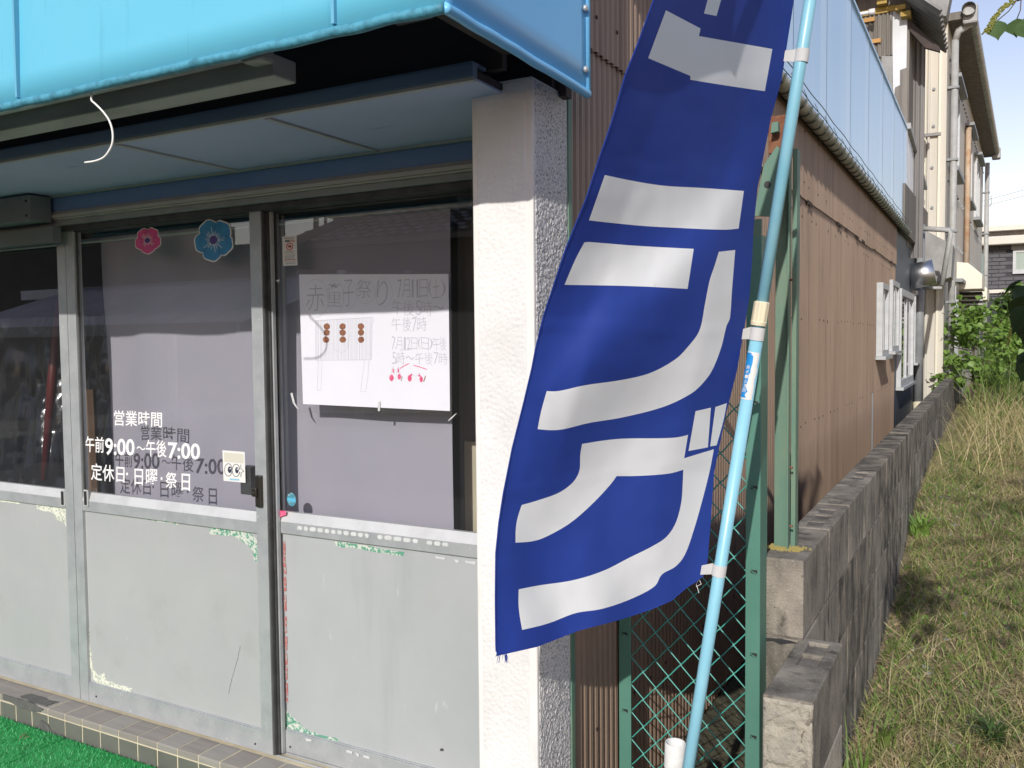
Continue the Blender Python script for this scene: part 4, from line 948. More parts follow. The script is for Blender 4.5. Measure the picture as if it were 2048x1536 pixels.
for i, p in enumerate(P):
    for j in range(n):
        rr = (0.0135, 0.0152, 0.0160, 0.0146, 0.0146, 0.0130)[i] + (0.0009 if (j % 4 < 2 and i in (3, 4)) else 0)
        an = 2 * math.pi * j / n; vs.append(p + (a0 * math.cos(an) + b0_ * math.sin(an)) * rr)
g.add(vs, [(i * n + j, i * n + (j + 1) % n, (i + 1) * n + (j + 1) % n, (i + 1) * n + j) for i in range(5) for j in range(n)] + [tuple(range(n))[::-1], tuple(5 * n + j for j in range(n))])
g.build('coupler', M['cream'], fl)
# sticker wrapped round the lower pole
def wrap(name, y0, y1, an0, an1, r, m, par, n=10, ragged=0.0, steps=14):
    V = []
    view = (Vector((0, 0, EYE)) - PY(pole_x(760), 760, PYF)); view = (view - ax * view.dot(ax)).normalized(); sd_ = ax.cross(view).normalized()
    for j in range(steps + 1):
        c_ = PY(pole_x(y0 + (y1 - y0) * j / steps), y0 + (y1 - y0) * j / steps, PYF)
        e0 = an0 + random.uniform(-ragged, ragged); e1 = an1 + random.uniform(-ragged, ragged)
        for i in range(n + 1):
            an = rad(e0 + (e1 - e0) * i / n); V.append(c_ + (view * math.cos(an) + sd_ * math.sin(an)) * r)
    F = [(j * (n + 1) + i, j * (n + 1) + i + 1, (j + 1) * (n + 1) + i + 1, (j + 1) * (n + 1) + i) for j in range(steps) for i in range(n)]
    return mesh_np(name, V, F, m, par, smooth=True)
wrap('torn_sticker', 704, 798, -70, 48, 0.01335, M['st_white'], fl, ragged=9)
wrap('blue_sticker_print', 706, 795, -74, -12, 0.01355, M['st_polebl'], fl, ragged=14)
g = G(); view = (Vector((0, 0, EYE)) - PY(pole_x(760), 760, PYF)); view = (view - ax * view.dot(ax)).normalized(); sdv = ax.cross(view).normalized()
for i, ch in enumerate('用ポール3m'):
    ya = 735 + i * 9.2; c_ = PY(pole_x(ya), ya, PYF); an = rad(-34)
    nn = view * math.cos(an) + sdv * math.sin(an); uu = (sdv * math.cos(an) - view * math.sin(an)); o_ = c_ + nn * 0.0140
    text_on(g, ch, o_ - uu * 0.0035 + ax * 0.0038, o_ + uu * 0.0035 + ax * 0.0038, o_ - uu * 0.0035 - ax * 0.0036, o_ + uu * 0.0035 - ax * 0.0036, 0.01)
g.build('sticker_lettering', M['st_white'], fl)

Lpx = [(1418, -300), (1307.7, 0), (1278, 82), (1251, 150), (1223, 246), (1198, 319), (1173, 396), (1132, 497), (1105, 579), (1087, 633), (1071, 700), (1064, 737), (1048, 805), (1025, 896), (1007, 987), (998, 1046), (992, 1106), (991, 1197), (992, 1288), (993, 1311)]
Bpx = [(1073, 1293), (1155, 1261), (1242, 1238), (1305, 1217), (1342, 1201), (1374, 1174), (1406, 1154)]
Rpx = [(1415, 1124), (1422, 1037), (1428, 946), (1440, 887), (1451, 832), (1474, 741), (1481, 700), (1488, 661), (1499, 592), (1504, 524), (1507, 456), (1515, 378), (1524, 328), (1542, 237), (1563, 160), (1567.5, 132), (1588, 0), (1634, -300)]
outline = Lpx + Bpx + Rpx
za = lambda x, y: (950 + x * 0.45573, y * 0.45573)
zc = lambda x, y: (950 + x * 0.45573, 650 + y * 0.45573)
glyphs = [
    [(1452, -140), (1482, -138), (1433, 32), (1408, 27)],
    [za(*q) for q in ((838, 45), (990, 125), (983, 158), (1305, 215), (1272, 400), (1120, 378), (945, 350), (945, 333), (760, 255))],
    [za(*q) for q in ((570, 768), (700, 795), (830, 815), (1000, 825), (1180, 838), (1157, 1003), (1090, 1008), (890, 1000), (720, 990), (500, 967))],
    [za(*q) for q in ((480, 1064), (500, 1062), (700, 1078), (960, 1092), (933, 1268), (700, 1256), (393, 1250), (440, 1140))],
    [za(1070, 1105), za(1142, 1097), za(1128, 1270), za(1118, 1400)] + [zc(*q) for q in ((1105, 0), (1080, 100), (1040, 200), (1000, 255), (950, 300), (830, 358), (650, 405), (500, 430), (370, 460), (275, 457), (290, 380), (315, 290), (365, 290), (480, 265), (650, 240), (770, 210), (880, 150), (935, 95))] + [za(*q) for q in ((985, 1450), (1010, 1330), (1030, 1230), (1050, 1170))],
    [zc(*q) for q in ((470, 522), (630, 500), (870, 495), (935, 482), (918, 585), (1048, 545), (1030, 640), (1000, 760), (960, 900), (920, 1010), (880, 1060), (820, 1095), (790, 1145), (690, 1200), (560, 1245), (440, 1265), (320, 1310), (207, 1338), (192, 1240), (192, 1160), (280, 1143), (430, 1120), (560, 1080), (680, 1020), (780, 970), (840, 930), (880, 870), (905, 780), (912, 690), (914, 635), (850, 652), (720, 662), (622, 663), (590, 705), (520, 780), (430, 860), (350, 910), (270, 945), (178, 955), (182, 870), (205, 790), (290, 765), (370, 735), (430, 690), (458, 640), (462, 570))],
    [zc(*q) for q in ((968, 378), (1035, 363), (1022, 537), (937, 553))],
    [zc(*q) for q in ((1055, 360), (1105, 343), (1090, 420), (1060, 528), (1032, 533))],
]
def resample(poly, d):
    out = []
    for i in range(len(poly)):
        a, b = Vector(poly[i]), Vector(poly[(i + 1) % len(poly)]); k_ = max(1, int((b - a).length / d))
        out += [a.lerp(b, j / k_) for j in range(k_)]
    return out
def smooth_poly(poly, corner=38):
    n = len(poly); P = [Vector(p) for p in poly]; out = []
    def is_corner(i):
        a = P[i] - P[i - 1]; b = P[(i + 1) % n] - P[i]
        return abs(math.degrees(a.angle(b))) > corner
    cor = [is_corner(i) for i in range(n)]
    for i in range(n):
        a, b = P[i], P[(i + 1) % n]; L_ = (b - a).length
        def tan(k): return Vector((0, 0)) if cor[k] else (P[(k + 1) % n] - P[k - 1]).normalized() * L_
        t0, t1 = tan(i), tan((i + 1) % n)
        if cor[i]: t0 = (b - a) if cor[(i + 1) % n] else (b - a) * 1.5 - t1 * 0.5
        if cor[(i + 1) % n]: t1 = (b - a) if cor[i] else (b - a) * 1.5 - t0 * 0.5
        k_ = max(2, int(L_ / 6))
        for j in range(k_):
            t = j / k_; out.append((2 * t ** 3 - 3 * t * t + 1) * a + (t ** 3 - 2 * t * t + t) * t0 + (-2 * t ** 3 + 3 * t * t) * b + (t ** 3 - t * t) * t1)
    return [(p.x, p.y) for p in out]
def inside(p, poly):
    x, y = p; c = False; j = len(poly) - 1
    for i in range(len(poly)):
        xi, yi = poly[i][0], poly[i][1]; xj, yj = poly[j][0], poly[j][1]
        if (yi > y) != (yj > y) and x < (xj - xi) * (y - yi) / (yj - yi) + xi: c = not c
        j = i
    return c
glyphs = [smooth_poly(gl) for gl in glyphs]
pts = []; edges = []
for poly in [outline] + glyphs:
    rs_ = resample(poly, 9); n0 = len(pts); pts += rs_; edges += [(n0 + i, n0 + (i + 1) % len(rs_)) for i in range(len(rs_))]
for yy in np.arange(-295, 1310, 11):
    for xx in np.arange(985, 1640, 11):
        q = (xx + (5.5 if int((yy + 295) / 11) % 2 else 0), yy)
        if inside(q, outline): pts.append(Vector(q))
cd = geometry.delaunay_2d_cdt([Vector((p[0], p[1])) for p in pts], edges, [], 0, 1e-4)
cv, cf = cd[0], cd[2]
ly = np.array([p[1] for p in Lpx]); lx = np.array([p[0] for p in Lpx])
ry = np.array([p[1] for p in Rpx][::-1]); rx_ = np.array([p[0] for p in Rpx][::-1])
def cloth(p):
    x, y = p[0], p[1]
    xl = float(np.interp(y, ly, lx)); xr = float(np.interp(y, ry, rx_)) if y < 1124 else 1415 - (y - 1124) * 0.17
    u = min(max((x - xl) / (xr - xl), 0), 1)
    t = min(max((y + 300) / 1610, 0), 1)
    YLft = 1.245 + 0.155 * t
    Yr = PYF - 0.012
    Y = YLft + (Yr - YLft) * (u ** (1.0 + 0.10 * math.sin(y * 0.004)))
    Y += -0.035 * math.sin(math.pi * u) * (0.5 + 0.5 * math.sin(y * 0.0042 - 1.0))
    s = (x - 1320) * 0.70 + (y - 530) * 0.72          # a diagonal pull through the cloth
    Y += -0.030 * math.tanh(s / 50) * math.exp(-((y - 520) / 330) ** 2) * min(1, 4 * u) * min(1, 5 * (1 - u))
    s2 = (x - 1180) * 0.85 + (y - 830) * 0.5
    Y += 0.016 * math.sin(s2 / 48) * math.exp(-((y - 860) / 260) ** 2) * min(1, 4 * u) * min(1, 4 * (1 - u))
    Y += 0.010 * math.sin(x / 24 + 1.5 * math.sin(y / 120)) * math.exp(-((y - 1230) / 150) ** 2) * min(1, 6 * (1 - u))
    Y += 0.004 * noise.noise((x / 70, y / 110, 0)) + 0.0015 * noise.noise((x / 25, y / 40, 7))
    if abs(y - (652 + 0.03 * (x - 1100))) < 5: Y -= 0.0014
    if abs(y - (985 - 0.17 * (x - 1010))) < 5: Y -= 0.0014
    if abs(y - (325 + 0.14 * (x - 1200))) < 5: Y -= 0.0014
    return PY(x, y, Y)
V = [cloth(p) for p in cv]; gF = []; gM = []
ext = resample(outline, 9)
for f in cf:
    c_ = ((cv[f[0]][0] + cv[f[1]][0] + cv[f[2]][0]) / 3, (cv[f[0]][1] + cv[f[1]][1] + cv[f[2]][1]) / 3)
    if not inside(c_, ext): continue
    gF.append(tuple(f)); gM.append(1 if any(inside(c_, gl) for gl in glyphs) else 0)
g = G(); g.v = [tuple(v) for v in V]; g.f = gF; g.m = gM
g.build('cloth', [M['flag_blue'], M['flag_white']], fl, smooth=True)
# hems, fringe, tabs
def hem(pl, r=0.0016):
    P = [cloth(p) for p in resample(pl, 14)[:-max(1, int((Vector(pl[-1]) - Vector(pl[0])).length / 14))]]
    return P
g = G(); g.tube([cloth(p) for i in range(len(Lpx) - 1) for p in [Vector(Lpx[i]).lerp(Vector(Lpx[i + 1]), t) for t in (0, 0.33, 0.66)]], 0.0016, 5); g.build('hem', M['flag_blue'], fl)
bb = [Lpx[-1]] + Bpx
g = G(); g.tube([cloth(p) for i in range(len(bb) - 1) for p in [Vector(bb[i]).lerp(Vector(bb[i + 1]), t) for t in (0, 0.33, 0.66)]], 0.0013, 5); g.build('hem', M['flag_blue'], fl)
g = G(); c_ = cloth((997, 1306))
for i in range(16):
    a = c_ + Vector((random.uniform(-0.005, 0.018), 0, random.uniform(-0.001, 0.003))); g.tube([a, a + Vector((random.uniform(-0.008, 0.004), 0.001, random.uniform(-0.010, -0.022)))], [0.0006, 0.0003], 4)
g.build('frayed_threads', M['flag_blue'], fl)
for (yt, wd) in ((112, 0.020), (668, 0.021), (1140, 0.020)):
    c_ = PY(pole_x(yt), yt, PYF); r_ = 0.0132 if yt < 650 else 0.0146
    att = cloth((float(np.interp(yt, ry, rx_)) - 2, yt)) if yt < 1124 else cloth((1402, 1140))
    g = G(); n = 16; ring_pts = []
    view = (Vector((0, 0, EYE)) - c_); view = (view - ax * view.dot(ax)).normalized(); sdv = ax.cross(view).normalized()
    path = [c_ + (view * math.cos(t) + sdv * math.sin(t)) * r_ for t in np.linspace(rad(-100), rad(240), 20)]
    if sdv.x < 0: pass
    lo = [p - ax * wd * 0.62 for p in path]; hi = [p + ax * wd * 0.62 for p in path]
    for i in range(len(path) - 1): g.quad(lo[i], lo[i + 1], hi[i + 1], hi[i])
    side_pt = c_ - sdv * r_ if (c_ - sdv * r_ - att).length < (c_ + sdv * r_ - att).length else c_ + sdv * r_
    g.prism([side_pt - ax * wd * 0.6, att - ax * wd * 0.5, att + ax * wd * 0.5, side_pt + ax * wd * 0.6], view * 0.0012)
    o = g.build('fabric_tab', M['velcro'], fl)
g = G(); a = PY(1398, 1158, PYF - 0.01); g.tube([a, a + Vector((-0.006, 0, -0.012)), a + Vector((-0.003, 0, -0.02)), a + Vector((0.0, 0, -0.03))], 0.0006, 4); g.tube([a, a + Vector((0.005, 0, -0.01)), a + Vector((-0.006, 0, -0.017))], 0.0006, 4); g.build('loose_thread', M['cord'], fl)
g = G(); g.tube([PY(1640, -300, PYF), cloth((1418, -300))], 0.006, 8); g.build('top_rod', M['pole'], fl)

# pole socket of the flag stand
sx0 = PY(1349, 1515, 1.86)
st = thing('flag_stand', 'black flag stand socket with a white rim beside the blue pole', 'flag stand', (sx0.x - 0.02, 1.86, 0))
d_ = Vector((0.045, 0, 1)).normalized(); top = PY(1351, 1486, 1.86)
g = G(); n = 20; a0 = d_.orthogonal().normalized(); b0_ = d_.cross(a0); vs = []
for (h, r_) in ((-0.055, 0.0235), (0, 0.0235), (0.002, 0.022), (0.0, 0.0195), (-0.045, 0.0195)):
    for j in range(n): vs.append(top + d_ * h + (a0 * math.cos(2 * math.pi * j / n) + b0_ * math.sin(2 * math.pi * j / n)) * r_)
g.add(vs, [(i * n + j, i * n + (j + 1) % n, (i + 1) * n + (j + 1) % n, (i + 1) * n + j) for i in range(4) for j in range(n)]); g.build('white_rim', M['white'], st, smooth=True)
g = G(); g.tube([top - d_ * 0.0555, top - d_ * 0.72], 0.0215, 16); g.build('socket_tube', M['black'], st, smooth=True)
g = G(); g.tube([top - d_ * 0.046, top - d_ * 0.05], 0.0193, 16); g.build('socket_plug', M['alu_dark'], st)
g = G(); bpt = top - d_ * 0.70; g.prism([(bpt.x - 0.2, 1.70, 0.0), (bpt.x + 0.16, 1.70, 0.0), (bpt.x + 0.16, 2.02, 0.0), (bpt.x - 0.2, 2.02, 0.0)], (0, 0, 0.09)); g.build('water_tank', M['black'], st, bevel=0.03)

# ================================================================== CHAIN-LINK FENCE
FY = 2.13
fence = thing('chain_link_fence', 'green chain link panel in a green steel frame closing the alley', 'fence', (-0.67, FY, 0.05))
fxL0, fxL1 = PY(1238, 1400, FY).x, PY(1262, 1400, FY).x
fxR0, fxR1 = PY(1490, 1400, FY).x, PY(1519, 1400, FY).x
g = G(); g.box(fxL0, fxL1, FY, FY + 0.004, 0.02, 1.62); g.box(fxL0, fxL0 + 0.004, FY + 0.004, FY + 0.04, 0.02, 1.62); g.build('left_post', M['green'], fence, bevel=0.001)
zrt = PY(1512, 470, FY).z
g = G(); g.box(fxR0, fxR1, FY, FY + 0.004, 0.02, zrt); g.box(fxR1 - 0.004, fxR1, FY + 0.004, FY + 0.075, 0.02, zrt); g.build('right_post', M['green'], fence, bevel=0.001)
zr0, zr1 = PY(1515, 470, FY).z, PY(1515, 438, FY).z
g = G(); g.box(fxL0, fxR1, FY - 0.001, FY + 0.005, zr0 + 0.001, zr1); g.build('top_rail', M['green_old'], fence, bevel=0.001)
zz = 0.28; hp = None
hooks = [1536, 1528, 1355, 1190, 1022, 860, 690, 548]
for (xa, xb) in ((fxL0, fxL1), (fxR0, fxR1)):
    z = 0.22
    while z < 1.5:
        cx = (xa + xb) / 2 + (0.003 if xa == fxR0 else 0)
        o = None
        g = G(); g.box(cx - 0.008, cx + 0.008, FY - 0.0012, FY - 0.0004, z - 0.004, z + 0.004); h = g.build('hook_slot', M['black'], fence)
        g = G(); g.tube([(cx - 0.007, FY - 0.001, z + 0.002), (cx - 0.002, FY - 0.006, z), (cx + 0.006, FY - 0.002, z - 0.005)], 0.0018, 5); g.build('hook', M['green'], h)
        z += 0.205
nwire = 9; mx0, mx1 = fxL1 - 0.002, fxR0 + 0.004; wx = (mx1 - mx0) / nwire; hz = 0.0365
for i in range(nwire):
    path = []; z = 0.06 + (0 if i % 2 == 0 else hz); k_ = 0
    while z < 1.30:
        xx = mx0 + (i + (k_ % 2)) * wx; sgn = 1 if k_ % 2 else -1
        for (dx, dz, dy) in ((-0.0045, -0.004, -0.0025), (0.002, 0.0, 0.0), (-0.0045, 0.004, 0.0025)):
            path.append((xx + sgn * dx, FY + 0.006 + dy, z + dz))
        z += hz; k_ += 1
    g = G(); g.tube(path, 0.0019, 6); g.build('wire', M['green_wire'], fence, smooth=True)
# bracket and raised brace at the upper end of the right post
b0x = fxR0 + 0.015
g = G(); g.prism([PY(1507, 432, FY + 0.10), PY(1560, 434, FY + 0.10), PY(1566, 300, FY + 0.10), PY(1553, 292, FY + 0.10), PY(1527, 330, FY + 0.10)], (0, 0.005, 0)); g.build('gusset_plate', M['green_old'], fence, bevel=0.001)
c_ = PY(1535, 369, FY + 0.0995); g = G(); g.tube([(c_.x, FY + 0.0995, c_.z), (c_.x, FY + 0.098, c_.z)], 0.0085, 12); g.build('bolt_hole', M['black'], fence)
g = G(); g.prism([PY(1541, 266, FY + 0.10), PY(1556, 262, FY + 0.10), PY(1556, 243, FY + 0.10), PY(1544, 245, FY + 0.10)], (0, 0.02, 0)); g.build('cap_plate', M['green_old'], fence)
g = G(); g.box(PY(1540, 250, FY + 0.15).x, PY(1575, 250, FY + 0.15).x, FY + 0.13, FY + 0.16, PY(1550, 310, FY + 0.15).z, PY(1550, 235, FY + 0.15).z); g.build('rusty_bracket', M['rust'], fence, bevel=0.003)

# post standing on the block wall
PWY = 2.315
pa, pb = PY(1548, 1095, PWY).x, PY(1588, 1095, PWY).x
WTOP = EYE - 0.543
fp = thing('fence_post', 'faded pale green steel angle post standing on the block wall end', 'post', ((pa + pb) / 2, PWY, WTOP))
zt_ = PY(1545, 300, PWY).z
g = G(); g.box(pa, pb - 0.012, PWY, PWY + 0.004, WTOP - 0.02, zt_); g.box(pb - 0.016, pb - 0.012, PWY - 0.02, PWY, WTOP - 0.02, zt_); g.build('angle_flange', M['green_old'], fp, bevel=0.0008)
g = G(); g.box(pb - 0.0115, pb, PWY + 0.012, PWY + 0.016, WTOP - 0.02, zt_); g.box(pb - 0.003, pb, PWY + 0.016, PWY + 0.05, WTOP - 0.02, zt_); g.build('channel', M['green_old'], fp, bevel=0.0008)
g = G()
for py in (1052, 560, 935): c_ = PY(1583, py, PWY - 0.022); g.tube([(c_.x - 0.004, PWY - 0.024, c_.z), (c_.x + 0.004, PWY - 0.024, c_.z)], 0.003, 6)
stuff(g.build('bolts', M['rust'], fp))

# ================================================================== BLOCK WALLS
wall = thing('block_wall', 'long weathered concrete block wall running back beside the grass', 'wall', (-0.45, 2.2, 0))
ang = math.atan(0.0062)
def hollow_block(L_, H_, T_, holes):
    """one concrete block lying along +Y from the origin, right face at x=0, top at z=0"""
    bm = bmesh.new()
    ys_ = [0]; xs_ = [-T_, -T_ + 0.028, -0.028, 0]
    hw = 0.078
    for c in holes: ys_ += [c - hw / 2, c + hw / 2]
    ys_ += [L_]
    def hole(i, j): return j == 1 and i % 2 == 1
    V = {}
    def v(i, j, k):
        key = (i, j, k)
        if key not in V: V[key] = bm.verts.new((xs_[j], ys_[i], (0, -H_, -0.055 - 0.01 * (i % 3))[k]))
        return V[key]
    ni, nj = len(ys_), len(xs_)
    for i in range(ni - 1):
        for j in range(nj - 1):
            if hole(i, j):
                bm.faces.new([v(i, j, 2), v(i, j + 1, 2), v(i + 1, j + 1, 2), v(i + 1, j, 2)])
                for (a, b) in (((i, j), (i, j + 1)), ((i, j + 1), (i + 1, j + 1)), ((i + 1, j + 1), (i + 1, j)), ((i + 1, j), (i, j))):
                    bm.faces.new([v(*a, 0), v(*b, 0), v(*b, 2), v(*a, 2)])
            else:
                bm.faces.new([v(i, j, 0), v(i, j + 1, 0), v(i + 1, j + 1, 0), v(i + 1, j, 0)])
    ring_ = [(i, nj - 1) for i in range(ni)] + [(ni - 1, j) for j in range(nj - 2, -1, -1)] + [(i, 0) for i in range(ni - 2, -1, -1)] + [(0, j) for j in range(1, nj - 1)]
    for q in range(len(ring_)):
        a, b = ring_[q], ring_[(q + 1) % len(ring_)]
        bm.faces.new([v(*a, 0), v(*b, 0), v(*b, 1), v(*a, 1)])
    bmesh.ops.recalc_face_normals(bm, faces=bm.faces)
    return bm
def bm_obj(name, bm, m, parent, loc, rz=0.0, bev=0.004):
    me = bpy.data.meshes.new(name); bm.to_mesh(me); bm.free(); me.materials.append(m)
    o = bpy.data.objects.new(name, me); link(o, parent); o.location = Vector(loc) - BASE[parent]; o.rotation_euler = (0, 0, rz)
    if bev:
        b_ = o.modifiers.new('b', 'BEVEL'); b_.width = bev; b_.segments = 2; b_.limit_method = 'ANGLE'; b_.angle_limit = rad(40)
    return o
BL, BH, BT, PI_ = 0.392, 0.192, 0.10, 0.40
protos = {}
def put_block(key, maker, m, parent, loc, rz):
    if key not in protos:
        o = bm_obj('block', maker(), m, parent, loc, rz); protos[key] = o
    else:
        o = dup(protos[key], parent, Vector(loc) - BASE[parent], (0, 0, rz))
    return o
for course in range(5):
    zt__ = WTOP - 0.2 * course
    off = 0 if course % 2 == 0 else 0.2
    y = 2.2; first = True; nb = 0
    while y < 17.4:
        L_ = 0.192 if (first and off) else BL
        jx = random.uniform(-0.0015, 0.0015); jz = random.uniform(-0.0012, 0.0012)
        loc = (wall_r(y) + jx, y, zt__ + jz)
        if course == 0 and nb in (0, 1, 2, 3):
            hs = {0: (), 1: (0.06, 0.165, 0.27), 2: (0.05,), 3: (0.2, 0.32)}[nb]
            put_block(('t', nb), lambda: hollow_block(BL, BH, BT, hs), M['block'], wall, loc, ang)
        elif course == 0:
            put_block(('top',), lambda: hollow_block(BL, BH, BT, ()), M['block_dark'], wall, loc, ang)
        elif first:
            put_block(('e', L_, course), lambda: hollow_block(L_, BH, BT, ()), M['block'], wall, loc, ang)
        else:
            put_block(('n', nb % 3), lambda: hollow_block(L_, BH, BT, ()), (M['block_dark'], M['block'], M['block_dark'])[nb % 3], wall, loc, ang)
        y += L_ + 0.008; first = False; nb += 1
    # keep only what shows: lower courses sink into the ground further on
g = G()
for (ya, yb) in ((2.203, 17.3),):
    g.prism([(wall_r(ya) - 0.0025, ya, -0.15), (wall_r(yb) - 0.0025, yb, -0.15), (wall_r(yb) - BT + 0.0025, yb, -0.15), (wall_r(ya) - BT + 0.0025, ya, -0.15)], (0, 0, WTOP + 0.15 - 0.004))
g.build('mortar_joints', M['joint'], wall)
residue_pts = [PY(x, y, 2.1985) for x, y in ((1515, 1276), (1530, 1281), (1548, 1282), (1560, 1288), (1582, 1286), (1598, 1287), (1580, 1281), (1555, 1277), (1540, 1276))]
g = G(); g.prism(residue_pts, (0, -0.002, 0)); g.build('crack', M['black'], wall)
# moss around the post foot
g = G(); nbm = 260
for i in range(nbm):
    a = random.uniform(0, 6.28); r_ = random.gauss(0.03, 0.014); p = Vector((pa + 0.03 + r_ * math.cos(a), PWY - 0.005 + 0.6 * r_ * math.sin(a), WTOP)); s_ = random.uniform(0.002, 0.005)
    g.add([p + Vector((-s_, 0, 0)), p + Vector((s_, 0, 0)), p + Vector((0, s_, 0)), p + Vector((0, 0, s_ * 1.4))], [(0, 1, 3), (1, 2, 3), (2, 0, 3)])
stuff(g.build('moss', mat('dry_moss', (0.34, 0.27, 0.09), 1.0, (0.26, 0.22, 0.08), 60), wall))

low = thing('low_wall', 'short low concrete block wall stub in front of the long wall', 'wall', (-0.36, 2.0, 0))
LTOP = EYE - 0.743
for course in range(4):
    zt__ = LTOP - 0.2 * course
    put_block(('l', course), lambda: hollow_block(0.40, BH, 0.102, (0.245, 0.335) if course == 0 else ()), M['block_pale'] if course else M['block'], low, (-0.313, 1.832, zt__), 0.0)
g = G(); g.box(-0.4125, -0.3155, 1.835, 2.232, -0.1, LTOP - 0.01); g.build('mortar_joints', M['joint'], low)
def crumble(name, x0, x1, z0, z1, y, m, par, amp=0.012, n=26):
    V = []
    nz_ = int(n * (z1 - z0) / (x1 - x0))
    for j in range(nz_ + 1):
        for i in range(n + 1):
            p = Vector((x0 + (x1 - x0) * i / n, y, z0 + (z1 - z0) * j / nz_))
            h = noise.noise(p * 28) * 0.6 + noise.noise(p * 70) * 0.4 - (0.5 if abs(noise.noise(p * 12 + Vector((5, 0, 0)))) < 0.05 else 0)
            e = min(i, n - i, nz_ - j)
            V.append(p + Vector((0, 0.004 if e == 0 else -amp * (0.4 + 0.6 * h), 0)))
    F = [(j * (n + 1) + i, j * (n + 1) + i + 1, (j + 1) * (n + 1) + i + 1, (j + 1) * (n + 1) + i) for j in range(nz_) for i in range(n)]
    return mesh_np(name, V, F, m, par)
crumble('crumbled_face', -0.415, -0.313, -0.05, LTOP - 0.004, 1.832, M['block_pale'], low)

# ================================================================== BUILDINGS FURTHER BACK
XA = -0.90
ann = thing('annex_building', 'charcoal painted two-storey annex patched with old tin and boards', 'building', (-1.4, 11.2, 0))
za1 = EYE + 0.111 * 9.43
g = G(); g.box(XA - 1.2, XA + 0.03, 9.432, 13.2, 0.32, za1 + 0.1); g.build('charcoal_wall', M['charcoal'], ann)
g = G(); g.box(XA - 1.0, XA + 0.024, 9.44, 13.15, 0, 0.319); g.build('bare_wall_base', M['rust_board'], ann)
def wy(px, X=XA + 0.08): return PX(px, 650, X).y
side_window(ann, XA + 0.031, wy(1788.5), wy(1802), EYE - 0.013 * 10.2, EYE + 0.052 * 10.2, proud=0.035, mull=True)
side_window(ann, XA + 0.031, wy(1804), wy(1829), EYE - 0.048 * 10.6, EYE + 0.046 * 10.6, proud=0.045, fw=0.07)
side_window(ann, XA + 0.031, wy(1831), wy(1837), EYE - 0.025 * 12.2, EYE + 0.045 * 12.2, proud=0.05, mull=False)
g = G(); dct = PX(1842, 548, XA + 0.12)
g.tube([(XA + 0.03, dct.y - 0.3, dct.z - 0.05), (XA + 0.17, dct.y - 0.3, dct.z - 0.02), (XA + 0.28, dct.y - 0.3, dct.z + 0.0)], 0.145, 20); g.build('vent_duct', M['steel'], ann, smooth=True)
py_ = wy(1840, XA + 0.1)
g = G(); g.tube([(XA + 0.09, py_, 2.75), (XA + 0.09, py_, 0.60)], 0.055, 10); g.build('drain_pipe', M['pvc_dark'], ann, smooth=True)
g = G(); g.tube([(XA + 0.09, py_, 0.60), (XA + 0.10, py_ - 0.05, 0.42)], 0.06, 10); g.build('pipe_end', M['cream'], ann, smooth=True)
# concrete lintel hood
g = G(); q0 = PX(1800, 440, XA + 0.06).y
g.prism([(XA + 0.035, 9.75, za1 + 0.02), (XA + 0.035, 13.2, za1 + 0.02), (XA + 0.035, 13.2, za1 + 0.62), (XA + 0.035, 9.75, za1 + 0.50)], (0.05, 0, 0)); g.build('lintel_band', M['old_wood'], ann)
h0, h1 = PX(1842, 500, XA + 0.3).y, PX(1862, 500, XA + 0.3).y
g = G(); g.prism([(XA + 0.03, 12.45, 2.02), (XA + 0.40, 12.45, 2.15), (XA + 0.42, 12.45, 2.55), (XA + 0.03, 12.45, 2.80)], (0, 0.7, 0)); g.build('concrete_hood', M['concrete_old'], ann)
# white ribbed balcony screen
yb0, yb1 = 10.25, 12.9
nrb = 14
for i in range(nrb):
    a = yb0 + (yb1 - yb0) * i / nrb
    g = G(); g.box(-0.865, -0.845, a + 0.01, a + (yb1 - yb0) / nrb - 0.012, EYE + 1.28, EYE + 2.18 - 0.02 * i); g.build('screen_board', M['white_rib'], ann, bevel=0.004)
g = G(); g.prism([(-0.86, yb0, EYE + 2.19), (-0.86, yb1, EYE + 1.93), (-0.86, yb1, EYE + 1.98), (-0.86, yb0, EYE + 2.25)], (0.05, 0, 0)); g.build('screen_cap', M['pvc'], ann)
# upper storey facing the street: corrugated, whitened and bare patches
YU = 10.62
ux0, ux1, ux2 = -1.75, PY(1786, 100, YU).x, PY(1817, 200, YU).x
def corr(name, x0, x1, z0, z1, y, p, amp, m, par):
    n = int((x1 - x0) / p * 6); V = []
    for i in range(n + 1):
        xx = x0 + (x1 - x0) * i / n; yy = y + amp * math.sin(2 * math.pi * (xx - x0) / p); V += [(xx, yy, z0), (xx, yy, z1)]
    return mesh_np(name, V, [(2 * i, 2 * i + 2, 2 * i + 3, 2 * i + 1) for i in range(n)], m, par, smooth=True)
g = G(); g.box(ux0, ux2, YU + 0.03, YU + 2.3, 2.4, PY(1760, -140, YU).z); g.build('upper_storey', M['old_wood'], ann)
corr('corrugated_sheet', ux0, ux1, PY(1770, 112, YU).z, PY(1760, 14, YU).z, YU, 0.045, 0.012, M['old_wood'], ann)
g = G(); g.box(ux0, ux1 + 0.02, YU - 0.02, YU + 0.02, PY(1770, 26, YU).z, PY(1770, 14, YU).z); g.build('orange_beam', M['yellow'], ann)
for (py0, py1, xa, xb) in ((82, 90, 1735, 1762), (40, 48, 1722, 1750)):
    g = G(); g.box(PY(xa, py0, YU).x, PY(xb, py0, YU).x, YU - 0.035, YU - 0.013, PY(xa, py1, YU).z, PY(xa, py0, YU).z); g.build('timber_rail', M['orange_wood'], ann)
g = G(); g.prism([PY(x, y, YU - 0.005) for x, y in ((1786, 190), (1812, 175), (1815, 18), (1780, 14), (1785, 80))], (0, 0.03, 0)); g.build('white_tin_patch', M['white_tin'], ann)
